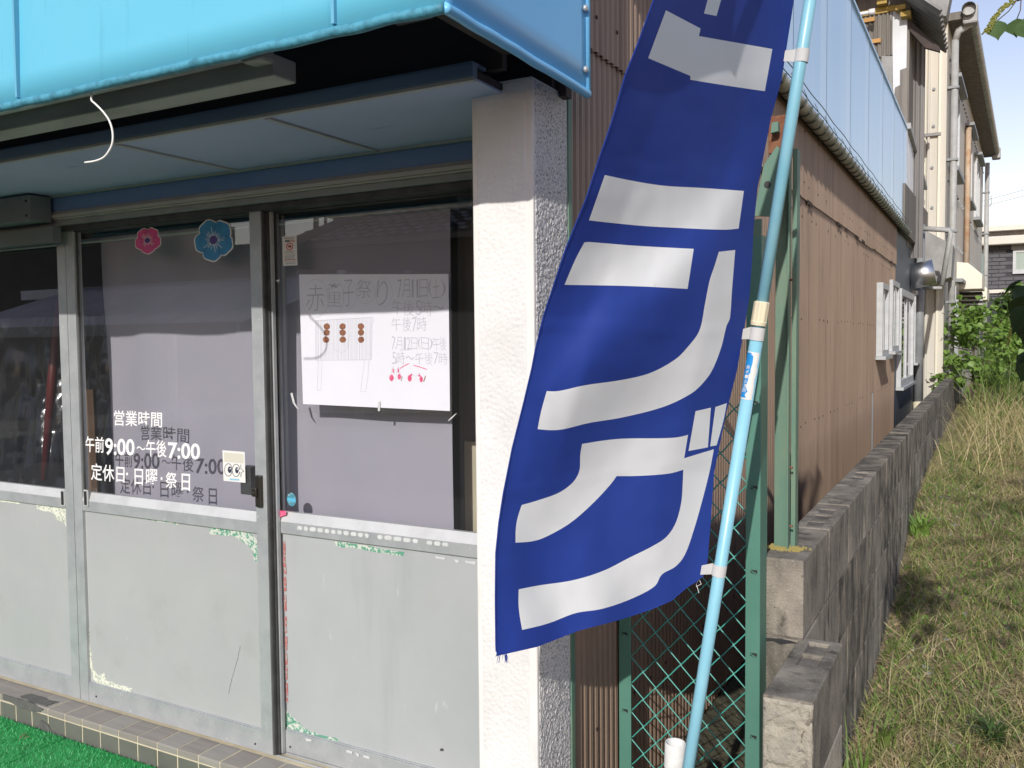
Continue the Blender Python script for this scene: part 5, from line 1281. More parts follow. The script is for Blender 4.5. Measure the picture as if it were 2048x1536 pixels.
g = G(); g.prism([PY(x, y, YU - 0.012) for x, y in ((1785, 330), (1815, 330), (1814, 135), (1800, 140), (1800, 170), (1790, 175))], (0, 0.015, 0)); g.build('board_patch', M['old_wood'], ann)
g = G(); g.prism([PY(x, y, YU - 0.012) for x, y in ((1762, 230), (1785, 300), (1785, 112), (1763, 112))], (0, 0.015, 0)); g.build('board_patch', M['concrete_old'], ann)
corr('corrugated_sheet', ux2 + 0.005, PY(1850, 200, YU + 0.5).x, EYE + 0.9, PY(1830, 70, YU + 0.5).z, YU + 0.5, 0.05, 0.012, M['tin_grey'], ann)
# yellow rafters and the lean-to roof
for (x, y) in ((1766, 9), (1803, 20), (1813, 33)):
    c_ = PY(x, y, YU); g = G(); g.box(c_.x - 0.05, c_.x + 0.05, YU - 0.12, YU + 0.05, c_.z - 0.03, c_.z + 0.02); g.build('rafter', M['yellow'], ann)
a = PY(1700, -80, YU); 
r0, r1 = PY(1786, -18, YU), PY(1892, 86, YU + 0.9)
def slab(name, p, q, wdt, th, m, par, ribs=0):
    d = Vector((0, wdt, 0)); n = (q - p).cross(d).normalized(); n = n if n.z > 0 else -n
    if ribs:
        V = []; k_ = ribs * 6
        for i in range(k_ + 1):
            t = i / k_; o_ = n * (th * 0.5 * math.sin(2 * math.pi * ribs * t)); V += [p + d * t + o_, q + d * t + o_, ]
        ob = mesh_np(name, V, [(2 * i, 2 * i + 2, 2 * i + 3, 2 * i + 1) for i in range(k_)], m, par, smooth=True)
        ob.modifiers.new('t', 'SOLIDIFY').thickness = 0.012
        return ob
    g = G(); g.prism([p, q, q + d, p + d], n * th); return g.build(name, m, par)
slab('lean_to_roof', Vector((r0.x, YU - 0.4, r0.z)), Vector((r1.x, YU - 0.4, r1.z - 0.05)), 1.5, 0.05, M['concrete_old'], ann, 9)
slab('lean_to_roof', Vector((-2.2, YU - 0.4, r0.z + 0.02)), Vector((r0.x, YU - 0.4, r0.z + 0.02)), 1.5, 0.05, M['polycarb'], ann, 9)
g = G()
g.prism([PY(1818, 40, YU), PY(1880, 95, YU), PY(1880, 103, YU), PY(1850, 95, YU), PY(1820, 62, YU)], (0, 0.06, 0))
g.build('eave_timber', M['dark_timber'], ann)
g = G(); a = PY(1710, 30, YU - 0.2); b = PY(1738, 25, YU - 0.2); g.tube([a, b], 0.022, 8); g.tube([b, b + (b - a).normalized() * 0.06], 0.034, 10); g.build('white_conduit', M['white'], ann, smooth=True)
# small waste pipe with an elbow
a = PX(1845, 455, -0.62); g = G(); P = [PY(1842, 457, 11.6), PY(1898, 460, 11.6), PY(1901, 468, 11.6), PY(1884, 570, 11.6)]
g.tube(P, 0.03, 8); g.tube([PY(1884, 576, 11.6), PY(1846, 576, 11.6)], 0.02, 8); g.build('elbow_pipe', M['pvc'], ann, smooth=True)

# beige two-storey building, slightly turned
bg_ = thing('beige_building', 'weathered beige two-storey building with downpipes and upper windows', 'building', (-2.0, 18, 0))
TA = math.atan(math.tan(rad(30.483)) ) ; SL = 0.0305
YBg = 13.2; XBg = ratio(1889, 500).x * YBg
def bx(y, d=0.0): return XBg + SL * (y - YBg) + d
ztop = EYE + 0.325 * YBg
Yend = 23.4
g = G(); g.prism([(bx(YBg), YBg, 0), (bx(Yend), Yend, 0), (bx(Yend) - 5, Yend + 0.15, 0), (bx(YBg) - 5, YBg + 0.15, 0)], (0, 0, ztop)); g.build('wall', M['beige'], bg_)
# facing trims on the street end
for px, w_ in ((1858, 0.03), (1850, 0.02), (1880, 0.035)):
    c_ = PY(px, 400, YBg - 0.02); g = G(); g.box(c_.x - w_, c_.x, YBg - 0.03, YBg + 0.2, 0.3, ztop - 0.02); g.build('corner_trim', M['beige2'] if px != 1858 else M['beige'], bg_, bevel=0.004)
g = G()
for (x, y) in ((1868, 178), (1867, 252), (1864, 335), (1864, 415)): c_ = PY(x, y, YBg - 0.012); g.tube([(c_.x, YBg - 0.015, c_.z), (c_.x, YBg + 0.02, c_.z)], 0.02, 8)
stuff(g.build('bolts', M['pvc_dark'], bg_))
z_ = PY(1865, 270, YBg).z
g = G(); g.box(bx(YBg) - 0.75, bx(YBg) - 0.06, YBg - 0.045, YBg - 0.031, z_ - 0.02, z_ + 0.02); g.build('horizontal_seam', M['concrete_old'], bg_)
# roof: concrete gable edge, eaves, gutter
g = G(); c_ = PY(1893, 34, YBg - 0.3); g.prism([(c_.x, YBg - 0.35, c_.z), (c_.x + 0.06, YBg - 0.35, c_.z + 0.35), (c_.x - 3.2, YBg - 0.35, c_.z + 1.6), (c_.x - 3.2, YBg - 0.35, c_.z + 1.0), (c_.x - 0.9, YBg - 0.35, c_.z + 0.13)], (0, 0.35, 0)); rf = g.build('roof', M['concrete_old'], bg_)
g = G(); g.prism([(bx(YBg) - 0.05, YBg, ztop - 0.12), (bx(Yend) - 0.05, Yend + 0.2, ztop - 0.12), (bx(Yend) + 0.25, Yend + 0.2, ztop - 0.12), (bx(YBg) + 0.25, YBg, ztop - 0.12)], (0, 0, 0.1)); g.build('eave', M['old_wood'], rf)
g = G(); P = [(bx(y, 0.25), y, ztop - 0.03) for y in np.linspace(YBg - 0.1, Yend + 0.2, 24)]; g.tube(P, 0.085, 14, cap=False); g.build('gutter', M['gutter'], rf, smooth=True)
for yy in (YBg + 0.1, Yend + 0.1):
    g = G(); g.box(bx(yy, 0.17), bx(yy, 0.35), yy - 0.12, yy + 0.12, ztop - 0.2, ztop + 0.05); g.build('gutter_outlet', M['pvc'], rf, bevel=0.03)
def downpipe(y, d, z0, z1, r_, m):
    g = G(); g.tube([(bx(y, d), y, z0), (bx(y, d), y, z1)], r_, 12); o = g.build('downpipe', m, bg_, smooth=True)
    z = z0 + 0.6
    while z < z1:
        g = G(); g.box(bx(y, 0.0), bx(y, d + r_ + 0.01), y - r_ - 0.012, y + r_ + 0.012, z, z + 0.03); g.build('pipe_clip', M['pvc_dark'], o); z += 0.95
downpipe(YBg + 0.12, 0.085, 0.3, ztop - 0.35, 0.045, M['pvc'])
g = G(); g.tube([(bx(YBg + 0.12, 0.085), YBg + 0.12, ztop - 0.36), (bx(YBg + 0.12, 0.12), YBg + 0.12, ztop - 0.24), (bx(YBg + 0.1, 0.28), YBg + 0.1, ztop - 0.16)], 0.045, 10); g.build('pipe_elbow', M['pvc'], bg_, smooth=True)
downpipe(Yend - 0.1, 0.09, 0.3, ztop - 0.3, 0.05, M['pvc'])
def yb_of(px, py): # where a column meets the turned wall face
    r = ratio(px, py); return (XBg - SL * YBg) / (r.x - SL)
ypp = yb_of(1926, 450)
g = G(); g.tube([(bx(ypp, 0.06), ypp, 2.2), (bx(ypp, 0.06), ypp, 4.85), (bx(ypp + 0.3, 0.06), ypp + 0.3, 4.95)], 0.045, 8); g.build('rusty_pipe', mat('rust_streaked_pipe', (0.5, 0.42, 0.32), 0.7, (0.36, 0.2, 0.1), 5), bg_, smooth=True)
def far_window(par, y0, y1, z0, z1):
    g = G(); t_ = 0.05; 
    def P(y, d, z): return Vector((bx(y, d), y, z))
    for (a, b, c, d) in ((y0, y0 + 0.08, z0, z1), (y1 - 0.08, y1, z0, z1), (y0 + 0.08, y1 - 0.08, z0, z0 + 0.07), (y0 + 0.08, y1 - 0.08, z1 - 0.07, z1), ((y0 + y1) / 2 - 0.04, (y0 + y1) / 2 + 0.04, z0 + 0.07, z1 - 0.07)):
        g.prism([P(a, 0.002, c), P(b, 0.002, c), P(b, 0.002, d), P(a, 0.002, d)], (t_, 0, 0))
    w = g.build('window', M['win_white'], par)
    g = G(); g.quad(P(y0 + 0.08, 0.006, z0 + 0.07), P(y1 - 0.08, 0.006, z0 + 0.07), P(y1 - 0.08, 0.006, z1 - 0.07), P(y0 + 0.08, 0.006, z1 - 0.07)); g.build('inner_blind', M['win_in'], w)
    g = G(); g.quad(P(y0 + 0.08, 0.02, z0 + 0.07), P(y1 - 0.08, 0.02, z0 + 0.07), P(y1 - 0.08, 0.02, z1 - 0.07), P(y0 + 0.08, 0.02, z1 - 0.07)); g.build('pane', M['glass_dark'], w)
    g = G(); g.prism([P(y0 - 0.08, 0.002, z0 - 0.06), P(y1 + 0.08, 0.002, z0 - 0.06), P(y1 + 0.08, 0.002, z0 - 0.001), P(y0 - 0.08, 0.002, z0 - 0.001)], (0.12, 0, 0)); g.build('sill', M['pvc_dark'], w)
    g = G(); g.prism([P(y0 - 0.1, 0.002, z1 + 0.001), P(y1 + 0.1, 0.002, z1 + 0.001), P(y1 + 0.1, 0.002, z1 + 0.05), P(y0 - 0.1, 0.002, z1 + 0.05)], (0.14, 0, 0)); g.build('head_flashing', M['pvc_dark'], w)
for (pa_, pb_) in ((1899, 1912), (1930, 1939), (1949, 1956)):
    far_window(bg_, yb_of(pa_, 300), yb_of(pb_, 300), EYE + 2.35, EYE + 3.55)
far_window(bg_, yb_of(1904, 600), yb_of(1910, 600), 0.8, 2.2)
# rows of bolt heads
g = G()
for zrow in (EYE + 1.38, EYE + 2.12, EYE + 3.05 + 0.7):
    y = YBg + 0.35
    while y < Yend - 0.2:
        g.box(bx(y, -0.01), bx(y, 0.025), y - 0.02, y + 0.02, zrow - 0.016, zrow + 0.016); y += 0.30
stuff(g.build('bolt_heads', M['pvc_dark'], bg_))
# beige hoods over the ground floor windows
def hood(y0, y1, z1, z0, out):
    def P(y, d, z): return Vector((bx(y, d), y, z))
    g = G(); g.prism([P(y0, 0.003, z1), P(y0, out * 0.45, z1 - 0.02), P(y0, out, z0 + 0.22), P(y0, out, z0), P(y0, 0.003, z0)], (SL * (y1 - y0), y1 - y0, 0)); return g.build('window_hood', M['beige2'], bg_, bevel=0.01)
yh0, yh1 = yb_of(1912, 560), yb_of(1938, 560)
hood(yh0, yh0 + 0.9, EYE + 0.075 * yh0, EYE + 0.046 * yh0 + 0.02, 0.36)
hood(yh0 + 3.4, yh0 + 4.4, EYE + 0.055 * (yh0 + 3.4), EYE + 0.036 * (yh0 + 3.4), 0.30)
ya_ = yh0 + 0.5
g = G(); g.box(bx(ya_, 0.01), bx(ya_, 0.34), ya_ + 0.3, ya_ + 1.3, EYE + 0.2, EYE + 0.72); ac = g.build('louvre_unit', M['black'], bg_, bevel=0.01)
for i in range(7):
    g = G(); z = EYE + 0.23 + i * 0.068; g.box(bx(ya_, 0.02), bx(ya_, 0.35), ya_ + 0.27, ya_ + 0.297, z, z + 0.028); g.build('louvre', M['pvc'], ac)
g = G(); g.box(bx(YBg) - 0.9, bx(YBg) + 0.04, YBg - 0.05, YBg - 0.002, PY(1870, 513, YBg).z, PY(1870, 485, YBg).z); g.build('string_course', M['concrete_old'], bg_)

# brick house far right
HY = 34.0
hs = thing('brick_house', 'far dark brick house with a flat cream roof edge', 'house', (3, 37, 0))
hx0 = -1.5
zr = EYE + 0.089 * HY; 
g = G(); g.box(hx0, 9, HY, HY + 6, 0, zr); hw_ = g.build('wall', M['brick_joint'], hs)
bp = None; bw, bhh = 0.42, 0.13
row = 0; z = 2.6; cnt = 0
while z < zr - 0.02 and cnt < 290:
    x = -0.55 + (0.21 if row % 2 else 0)
    while x < 1.75 and cnt < 290:
        if not (0.42 < x + bw / 2 < 2.0 and EYE + 0.058 * HY < z < EYE + 0.0865 * HY):
            if bp is None:
                g = G(); g.box(x + 0.012, x + bw - 0.012, HY - 0.03, HY + 0.01, z + 0.01, z + bhh - 0.012); bp = g.build('brick', M['brick'], hw_); bp0 = (x, z)
            else: dup(bp, hw_, (x - bp0[0], random.uniform(-0.004, 0.004), z - bp0[1]))
            cnt += 1
        x += bw
    z += bhh; row += 1
g = G(); g.box(hx0 - 0.5, 9.5, HY - 0.5, HY + 6.5, zr + 0.001, zr + 0.28); rf2 = g.build('roof', M['cream_trim'], hs, bevel=0.03)
g = G(); g.box(hx0 - 0.3, 9.5, HY + 0.2, HY + 6.3, zr + 0.285, zr + 0.50); g.build('upper_roof_edge', M['old_wood'], rf2)
g = G(); g.box(hx0 - 0.4, 9.5, HY - 0.1, HY + 6.3, zr + 0.505, zr + 0.66); g.build('upper_roof_edge', M['cream_trim'], rf2)
for (xa, xb, z0, z1) in ((PY(1956, 500, HY).x, PY(1973, 500, HY).x, PY(1960, 560, HY).z, PY(1960, 500, HY).z), (PY(2026, 500, HY).x, PY(2075, 500, HY).x, PY(2030, 548, HY).z, PY(2030, 500, HY).z)):
    g = G(); f_ = 0.09
    g.box(xa, xb, HY - 0.08, HY + 0.02, z0, z0 + f_ * 1.5); g.box(xa, xb, HY - 0.08, HY + 0.02, z1 - f_, z1); g.box(xa, xa + f_, HY - 0.08, HY + 0.02, z0 + f_ * 1.5, z1 - f_); g.box(xb - f_, xb, HY - 0.08, HY + 0.02, z0 + f_ * 1.5, z1 - f_)
    w = g.build('window', M['win_white'], hs)
    g = G(); g.box(xa + f_, xb - f_, HY - 0.045, HY - 0.038, z0 + f_ * 1.5, z1 - f_); g.build('curtain', M['win_curtain'], w)
    g = G(); g.quad((xa + f_, HY - 0.06, z0 + f_ * 1.5), (xb - f_, HY - 0.06, z0 + f_ * 1.5), (xb - f_, HY - 0.06, z1 - f_), (xa + f_, HY - 0.06, z1 - f_)); g.build('pane', M['glass_dark'], w)
    g = G(); g.box(xa - 0.05, xb + 0.05, HY - 0.1, HY + 0.02, z1 + 0.001, z1 + 0.22); g.build('lintel', M['concrete_old'], w)
g = G(); g.box(hx0, 9, HY - 0.12, HY - 0.031, PY(2040, 585, HY).z, PY(2040, 578, HY).z); g.build('string_course', M['cream_trim'], hs)

# power lines
pl = thing('power_line', 'thin power cables crossing the pale sky above the brick house', 'cable', (0, 45, 0))
for k_, (ya, yb) in enumerate(((401, 380), (411, 392))):
    a = PY(1940, ya + 8, 60); b = PY(2048, yb, 60); d = b - a
    g = G(); g.tube([a + d * t for t in np.linspace(-2, 12, 20)], 0.012, 4); g.build('cable', M['wire'], pl)
a = PY(1982, 392, 60); g = G(); g.tube([a, a + Vector((0.02, 0, -0.5)), a + Vector((-0.3, 0, -0.85))], 0.022, 4); g.build('jumper_wire', M['wire'], pl)

# ================================================================== VEGETATION
def blades(name, n, xr_, yr_, hr, wr, lean, m, ymode='lin', mask=None, curl=0.5):
    X = np.random.uniform(*xr_, n * 2)
    t = np.random.uniform(0, 1, n * 2); Y = yr_[0] + (yr_[1] - yr_[0]) * (t ** 1.6 if ymode == 'near' else t)
    ok = np.array([(x > wall_r(y) + 0.012 and not (x < -0.29 and y < 2.26)) and (mask is None or mask(x, y) > random.random()) for x, y in zip(X, Y)])
    X = X[ok][:n]; Y = Y[ok][:n]; n = len(X)
    Z = np.array([gz(x, y) for x, y in zip(X, Y)]) - 0.003
    H = np.random.uniform(*hr, n); Wd = np.random.uniform(*wr, n); A = np.random.uniform(0, 2 * np.pi, n); B = np.random.uniform(0, 2 * np.pi, n); Ln = np.random.uniform(*lean, n)
    V = np.zeros((n, 7, 3)); ca, sa = np.cos(A), np.sin(A); cb, sb = np.cos(B), np.sin(B)
    for k_, (h, w_, l_) in enumerate(((0, 1, 0), (0.45, 0.8, 0.25), (0.8, 0.5, 0.62))):
        zz = Z + H * h * (1 - 0.35 * Ln * h); ox = X + cb * Ln * H * l_; oy = Y + sb * Ln * H * l_
        V[:, 2 * k_] = np.stack([ox - ca * Wd * w_ / 2, oy - sa * Wd * w_ / 2, zz], 1)
        V[:, 2 * k_ + 1] = np.stack([ox + ca * Wd * w_ / 2, oy + sa * Wd * w_ / 2, zz], 1)
    V[:, 6] = np.stack([X + cb * Ln * H, Y + sb * Ln * H, Z + H * (1 - 0.45 * Ln)], 1)
    b = (np.arange(n) * 7)[:, None]
    F = np.concatenate([b + np.array([[0, 1, 3]]), b + np.array([[0, 3, 2]]), b + np.array([[2, 3, 5]]), b + np.array([[2, 5, 4]]), b + np.array([[4, 5, 6]])])
    return mesh_np(name, V.reshape(-1, 3), F, m, smooth=True)
def patch_green(x, y):
    v = noise.noise((x * 2.2, y * 0.9, 11)) + 0.5 * noise.noise((x * 6, y * 3, 4)) + (0.25 if 3.3 < y < 6.2 else -0.18); return 0.95 if v > 0.0 else 0.18
def patch_dry(x, y): return 1.05 - patch_green(x, y)
GR = lambda o, lab, cat: (stuff(o), tag(o, lab, cat))
def off_wall(x, y): return min(1, max(0, (x - wall_r(y) - 0.03 - 0.02 * max(0, y - 6)) / 0.15))
o = blades('short_green_grass', 17000, (-0.42, 1.2), (2.0, 9), (0.02, 0.085), (0.0028, 0.006), (0.3, 1.0), M['grass_g'], 'near', patch_green); GR(o, 'short green grass growing beside the block wall', 'grass')
o = blades('dry_grass', 34000, (-0.42, 1.2), (2.0, 9), (0.02, 0.085), (0.002, 0.0055), (0.8, 1.7), M['grass_d'], 'near', patch_dry); GR(o, 'dry straw coloured grass and litter beside the block wall', 'dry grass')
o = blades('yellow_grass', 14000, (-0.42, 1.4), (2.4, 14), (0.03, 0.13), (0.003, 0.006), (0.4, 1.1), M['grass_m'], 'near'); GR(o, 'yellowing grass mixed through the field', 'grass')
o = blades('tall_grass', 6000, (-0.5, 2.2), (6.5, 20), (0.15, 0.45), (0.004, 0.008), (0.4, 1.1), M['grass_m'], 'lin', lambda x, y: off_wall(x, y) * (0.25 + 0.75 * min(1, (y - 6.5) / 6))); GR(o, 'tall pale grass standing further back in the field', 'tall grass')
o = blades('tall_dry_grass', 8000, (-0.4, 2.6), (7.0, 32), (0.2, 0.6), (0.004, 0.009), (0.4, 1.1), M['grass_d'], 'lin', off_wall); GR(o, 'tall dry grass further back in the field', 'tall grass')
o = blades('tall_green_grass', 5000, (-0.55, 3), (11, 32), (0.4, 1.1), (0.006, 0.014), (0.2, 0.7), M['grass_g'], 'lin', off_wall); GR(o, 'tall green grass at the back of the field', 'tall grass')
o = blades('dead_stems', 1500, (-0.40, 0.9), (2.0, 8), (0.10, 0.28), (0.0025, 0.0045), (1.5, 2.1), M['grass_d'], 'near'); GR(o, 'long pale dead stems lying flat in the grass', 'dry grass')
o = blades('broad_leaf_litter', 2600, (-0.40, 0.9), (2.0, 8), (0.02, 0.045), (0.010, 0.022), (1.0, 1.8), M['litter'], 'near'); GR(o, 'curled brown dead leaves scattered in the grass', 'leaf litter')
o = blades('clover', 2600, (-0.40, 0.9), (2.0, 8), (0.015, 0.04), (0.010, 0.020), (0.6, 1.4), M['leaf'], 'near', patch_green); GR(o, 'small broad leaved green weeds low in the grass', 'weeds')
# weed clumps
def weed(x, y, n, h, lab, m, wd=(0.006, 0.011), ln=(0.25, 0.75)):
    V = []; F = []; z0 = gz(x, y)
    for i in range(n):
        a = random.uniform(0, 6.28); L_ = random.uniform(*ln) * h; hh = h * random.uniform(0.6, 1.0); w_ = random.uniform(*wd); k0 = len(V)
        ox, oy = x + random.gauss(0, 0.02), y + random.gauss(0, 0.02); dx, dy = math.cos(a), math.sin(a)
        for t in (0, 0.35, 0.7, 1.0):
            cx, cy, cz = ox + dx * L_ * t * t, oy + dy * L_ * t * t, z0 + hh * (t - 0.35 * t ** 3); ww = w_ * (1 - t) * 0.5 + 0.0004
            V += [(cx - dy * ww, cy + dx * ww, cz), (cx + dy * ww, cy - dx * ww, cz)]
        for q in range(3): F.append((k0 + 2 * q, k0 + 2 * q + 1, k0 + 2 * q + 3, k0 + 2 * q + 2))
    o = mesh_np('weed_clump', V, F, m, smooth=True, base=(x, y, z0)); tag(o, lab, 'weed', 'weed clumps along the block wall'); return o
weed(-0.33, 2.62, 22, 0.40, 'long bladed grass tuft right against the low wall stub', M['grass_g'], (0.007, 0.012), (0.1, 0.4))
weed(-0.30, 3.1, 26, 0.2, 'small grass tuft behind the low wall stub', M['grass_g'])
weed(-0.36, 5.5, 40, 0.20, 'leafy green weed at the foot of the block wall by the rubble', M['leaf'], (0.015, 0.03), (0.4, 0.9))
weed(0.02, 3.3, 50, 0.16, 'dark green weed tuft at the right edge of the grass', M['leaf_dk'], (0.008, 0.018), (0.5, 1.0))
# pebbles and rubble at the wall foot
bm = bmesh.new(); bmesh.ops.create_icosphere(bm, subdivisions=1, radius=0.012)
for v in bm.verts: v.co = Vector((v.co.x * 1.3, v.co.y, v.co.z * 0.7)) * (1 + 0.3 * noise.noise(v.co * 90))
pm = bpy.data.meshes.new('pebble'); bm.to_mesh(pm); bm.free(); pm.materials.append(M['stone'])
for i in range(70):
    y = random.choice((random.uniform(2.4, 4.5), random.uniform(5.5, 8.0), random.uniform(5.5, 8.0))); x = wall_r(y) + 0.05 + abs(random.gauss(0, 0.13)) if y > 5 else random.uniform(-0.3, 0.15)
    o = bpy.data.objects.new('pebble', pm); C.objects.link(o); s_ = random.uniform(0.4, 1.5); o.location = (x, y, gz(x, y) + 0.003); o.scale = (s_, s_, s_); o.rotation_euler = (random.uniform(-0.4, 0.4), random.uniform(-0.4, 0.4), random.uniform(0, 6))
    tag(o, 'loose grey pebble lying in the grass along the block wall', 'pebble', 'pebbles in the grass')

def leaf_geo(scale=1.0, fold=0.25):
    """rhombic leaf with a drawn-out tip, stem at the origin, pointing along +Y"""
    prof = [(0, 0.0), (0.08, 0.16), (0.25, 0.40), (0.42, 0.50), (0.58, 0.44), (0.74, 0.24), (0.86, 0.09), (1.0, 0.0)]
    V = []; F = []
    for t, w_ in prof:
        z = -0.18 * t * t
        V += [(-w_ * scale * 0.95, t * scale, (z + fold * w_) * scale), (0, t * scale, z * scale), (w_ * scale * 0.95, t * scale, (z + fold * w_) * scale)]
    for i in range(len(prof) - 1):
        for j in range(2): F.append((3 * i + j, 3 * i + j + 1, 3 * i + j + 4, 3 * i + j + 3))
    return np.array(V), np.array(F)
LV, LF = leaf_geo(1.0)
def leaf_cloud(name, centres, size, m, parent, droop=0.5):
    n = len(centres); V = np.zeros((n, len(LV), 3)); 
    for i, c in enumerate(centres):
        q = (Matrix.Rotation(random.uniform(0, 6.28), 3, 'Z') @ Matrix.Rotation(-random.uniform(0.0, 1.2) * droop * 1.6 + random.gauss(0, 0.25), 3, 'X') @ Matrix.Rotation(random.gauss(0, 0.5), 3, 'Y'))
        s_ = random.uniform(*size); V[i] = (LV * s_) @ np.array(q).T + np.array(c)
    F = (np.arange(n) * len(LV))[:, None, None] + LF[None]
    return mesh_np(name, V.reshape(-1, 3), F.reshape(-1, 4), m, parent, smooth=True)
def small_tree(name, lab, x, y, h, rx, nleaf, size, m, lean=(0, 0), clumps=22, cat='tree', z0=None):
    z0 = gz(x, y) if z0 is None else z0
    t = thing(name, lab, cat, (x, y, z0))
    top = Vector((x + lean[0], y + lean[1], z0 + h))
    g = G(); trunk = [Vector((x, y, z0 - 0.02)).lerp(top, s_) + Vector((0.04 * math.sin(5 * s_ + x), 0.03 * math.sin(4 * s_), 0)) for s_ in np.linspace(0, 0.95, 8)]
    g.tube(trunk, list(np.linspace(0.022, 0.006, 8) * max(1, h / 1.6)), 7); g.build('trunk', M['bark'], t, smooth=True)
    cs = []; g = G()
    for i in range(clumps):
        s_ = random.uniform(0.3, 1.0); base = trunk[min(7, int(s_ * 7))]
        a = random.uniform(0, 6.28); rr = rx * random.uniform(0.35, 1.0) * math.sin(math.pi * min(0.95, 0.25 + 0.62 * s_))
        tip = base + Vector((rr * math.cos(a), rr * math.sin(a), random.uniform(0.02, 0.28) * h * 0.5))
        mid = base.lerp(tip, 0.5) + Vector((0, 0, 0.03)); g.tube([base, mid, tip], [0.007, 0.005, 0.003], 5)
        for k_ in range(nleaf // clumps):
            u = random.random() ** 0.6; p = base.lerp(tip, u) if u < 0.5 else mid.lerp(tip, (u - 0.5) * 2)
            cs.append(p + Vector((random.gauss(0, 0.055 * rx * 2), random.gauss(0, 0.055 * rx * 2), random.gauss(0, 0.045 * rx * 2))))
    g.build('branches', M['bark'], t, smooth=True)
    leaf_cloud('crown', cs, size, m, t)
    return t
small_tree('young_tree', 'bright green leafy sapling rising over the end of the block wall', -0.30, 13.2, 1.42, 0.72, 950, (0.06, 0.10), M['leaf'], (0.05, 0), 26)
small_tree('young_tree', 'smaller leafy sapling standing right of the block wall end', 0.12, 14.6, 1.3, 0.55, 600, (0.06, 0.10), M['leaf'], (0.1, 0), 20)
small_tree('young_tree', 'yellow green sapling half hidden behind the dark hanging leaves', 0.42, 11.5, 1.35, 0.42, 600, (0.05, 0.09), M['leaf'], (0, 0), 16)
for i, (x, y, h, r_, lab) in enumerate(((0.35, 20.5, 1.9, 0.7, 'dense green shrub below the second beige window hood'), (1.3, 23, 2.2, 1.0, 'broad green shrub in front of the brick house'), (2.6, 26, 2.6, 1.3, 'large shrub at the right end of the brick house'), (0.75, 28, 2.4, 0.9, 'shrub at the foot of the brick wall'))):
    small_tree('shrub', lab, x, y, h, r_, 1100, (0.08, 0.15), M['leaf'] if i % 2 else M['leaf_dk'], (0, 0), 24, 'shrub')

# the tree whose branches hang into the picture at the right
TX, TY = 1.55, 0.7
tree = thing('tallow_tree', 'overhanging tree with dark diamond shaped leaves and catkins at the right edge', 'tree', (TX, TY, gz(TX, TY)))
g = G(); tp = [Vector((TX, TY, 0)), Vector((TX + 0.04, TY - 0.03, 0.9)), Vector((TX - 0.05, TY - 0.02, 1.8)), Vector((TX - 0.12, TY - 0.15, 2.9)), Vector((TX - 0.1, TY - 0.2, 4.0))]
g.tube(tp, [0.09, 0.075, 0.06, 0.04, 0.015], 12); g.build('trunk', M['bark'], tree, smooth=True)
g = G(); cs = []
for i in range(34):
    base = tp[2].lerp(tp[4], random.random()); a = random.uniform(0, 6.28); r_ = random.uniform(0.4, 1.25)
    tip = base + Vector((r_ * math.cos(a), r_ * math.sin(a), random.uniform(-0.35, 0.35)))
    if tip.x < 0.34: tip.x = 0.34 + random.random() * 0.2
    if tip.y > 1.3 and tip.x < 0.5: tip.y = 1.1
    g.tube([base, base.lerp(tip, 0.5) + Vector((0, 0, 0.08)), tip], [0.014, 0.009, 0.004], 6)
    for k_ in range(9):
        p = base.lerp(tip, random.random() ** 0.5) + Vector((random.gauss(0, 0.1), random.gauss(0, 0.1), random.gauss(0, 0.08)))
        if p.x > 0.05 * max(p.y, 0) + 0.16: cs.append(p)
for k_ in range(150):  # extra unseen leaf clump, added to shade the hanging leaves
    cs.append(Vector((0.27 + random.gauss(0, 0.07), 1.12 + random.gauss(0, 0.1), 2.02 + random.gauss(0, 0.11))))
g.tube([tp[3], Vector((0.8, 1.0, 2.4)), Vector((0.3, 1.12, 2.05))], [0.014, 0.009, 0.004], 6)
# the two branches that reach into view
bA = [tp[3], Vector((0.75, 1.25, 2.55)), PY(2090, -60, 1.75), PY(2052, -8, 1.75), PY(2034, 0, 1.75)]
bB = [tp[2], Vector((0.75, 1.5, 1.75)), PY(2140, 480, 2.2), PY(2075, 560, 2.2), PY(2052, 600, 2.2)]
for b_ in (bA, bB): g.tube(b_, [0.016, 0.011, 0.006, 0.004, 0.003], 7)
bC = [bB[2], PY(2100, 640, 2.2), PY(2062, 700, 2.2)]; g.tube(bC, [0.005, 0.004, 0.003], 6)
leaf_cloud('crown', cs, (0.05, 0.085), M['leaf_shaded'], tree)
lm = bpy.data.meshes.new('leaf'); lm.from_pydata([tuple(v) for v in LV], [], [tuple(f) for f in LF]); lm.materials.append(M['leaf_shaded'])
lm.polygons.foreach_set('use_smooth', [True] * len(lm.polygons)); lm.update()
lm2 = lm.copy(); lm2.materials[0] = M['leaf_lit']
def put_leaf(stem_px, tip_px, Y, roll, dtip=0.0, stalk_from=None, wide=1.0):
    a = PY(stem_px[0], stem_px[1], Y); b = PY(tip_px[0], tip_px[1], Y + dtip)
    d = b - a; L_ = d.length; ydir = d.normalized(); vw = (Vector((0, 0, EYE)) - a).normalized()
    zdir = (vw - ydir * vw.dot(ydir)).normalized(); zdir = Matrix.Rotation(roll, 3, ydir) @ zdir; xdir = ydir.cross(zdir)
    m_ = Matrix((xdir * L_ * wide, ydir * L_, zdir * L_)).transposed().to_4x4(); m_.translation = a - BASE[tree]
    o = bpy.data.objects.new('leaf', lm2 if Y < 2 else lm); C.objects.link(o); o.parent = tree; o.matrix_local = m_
    if stalk_from is not None: g.tube([stalk_from, stalk_from.lerp(a, 0.5) + Vector((0.002, 0, -0.002)), a], 0.0009, 5)
s0 = PY(2034, 0, 1.75)
put_leaf((1995, 41), (1994, 80), 1.75, 0.35, 0.0, s0, 1.15)
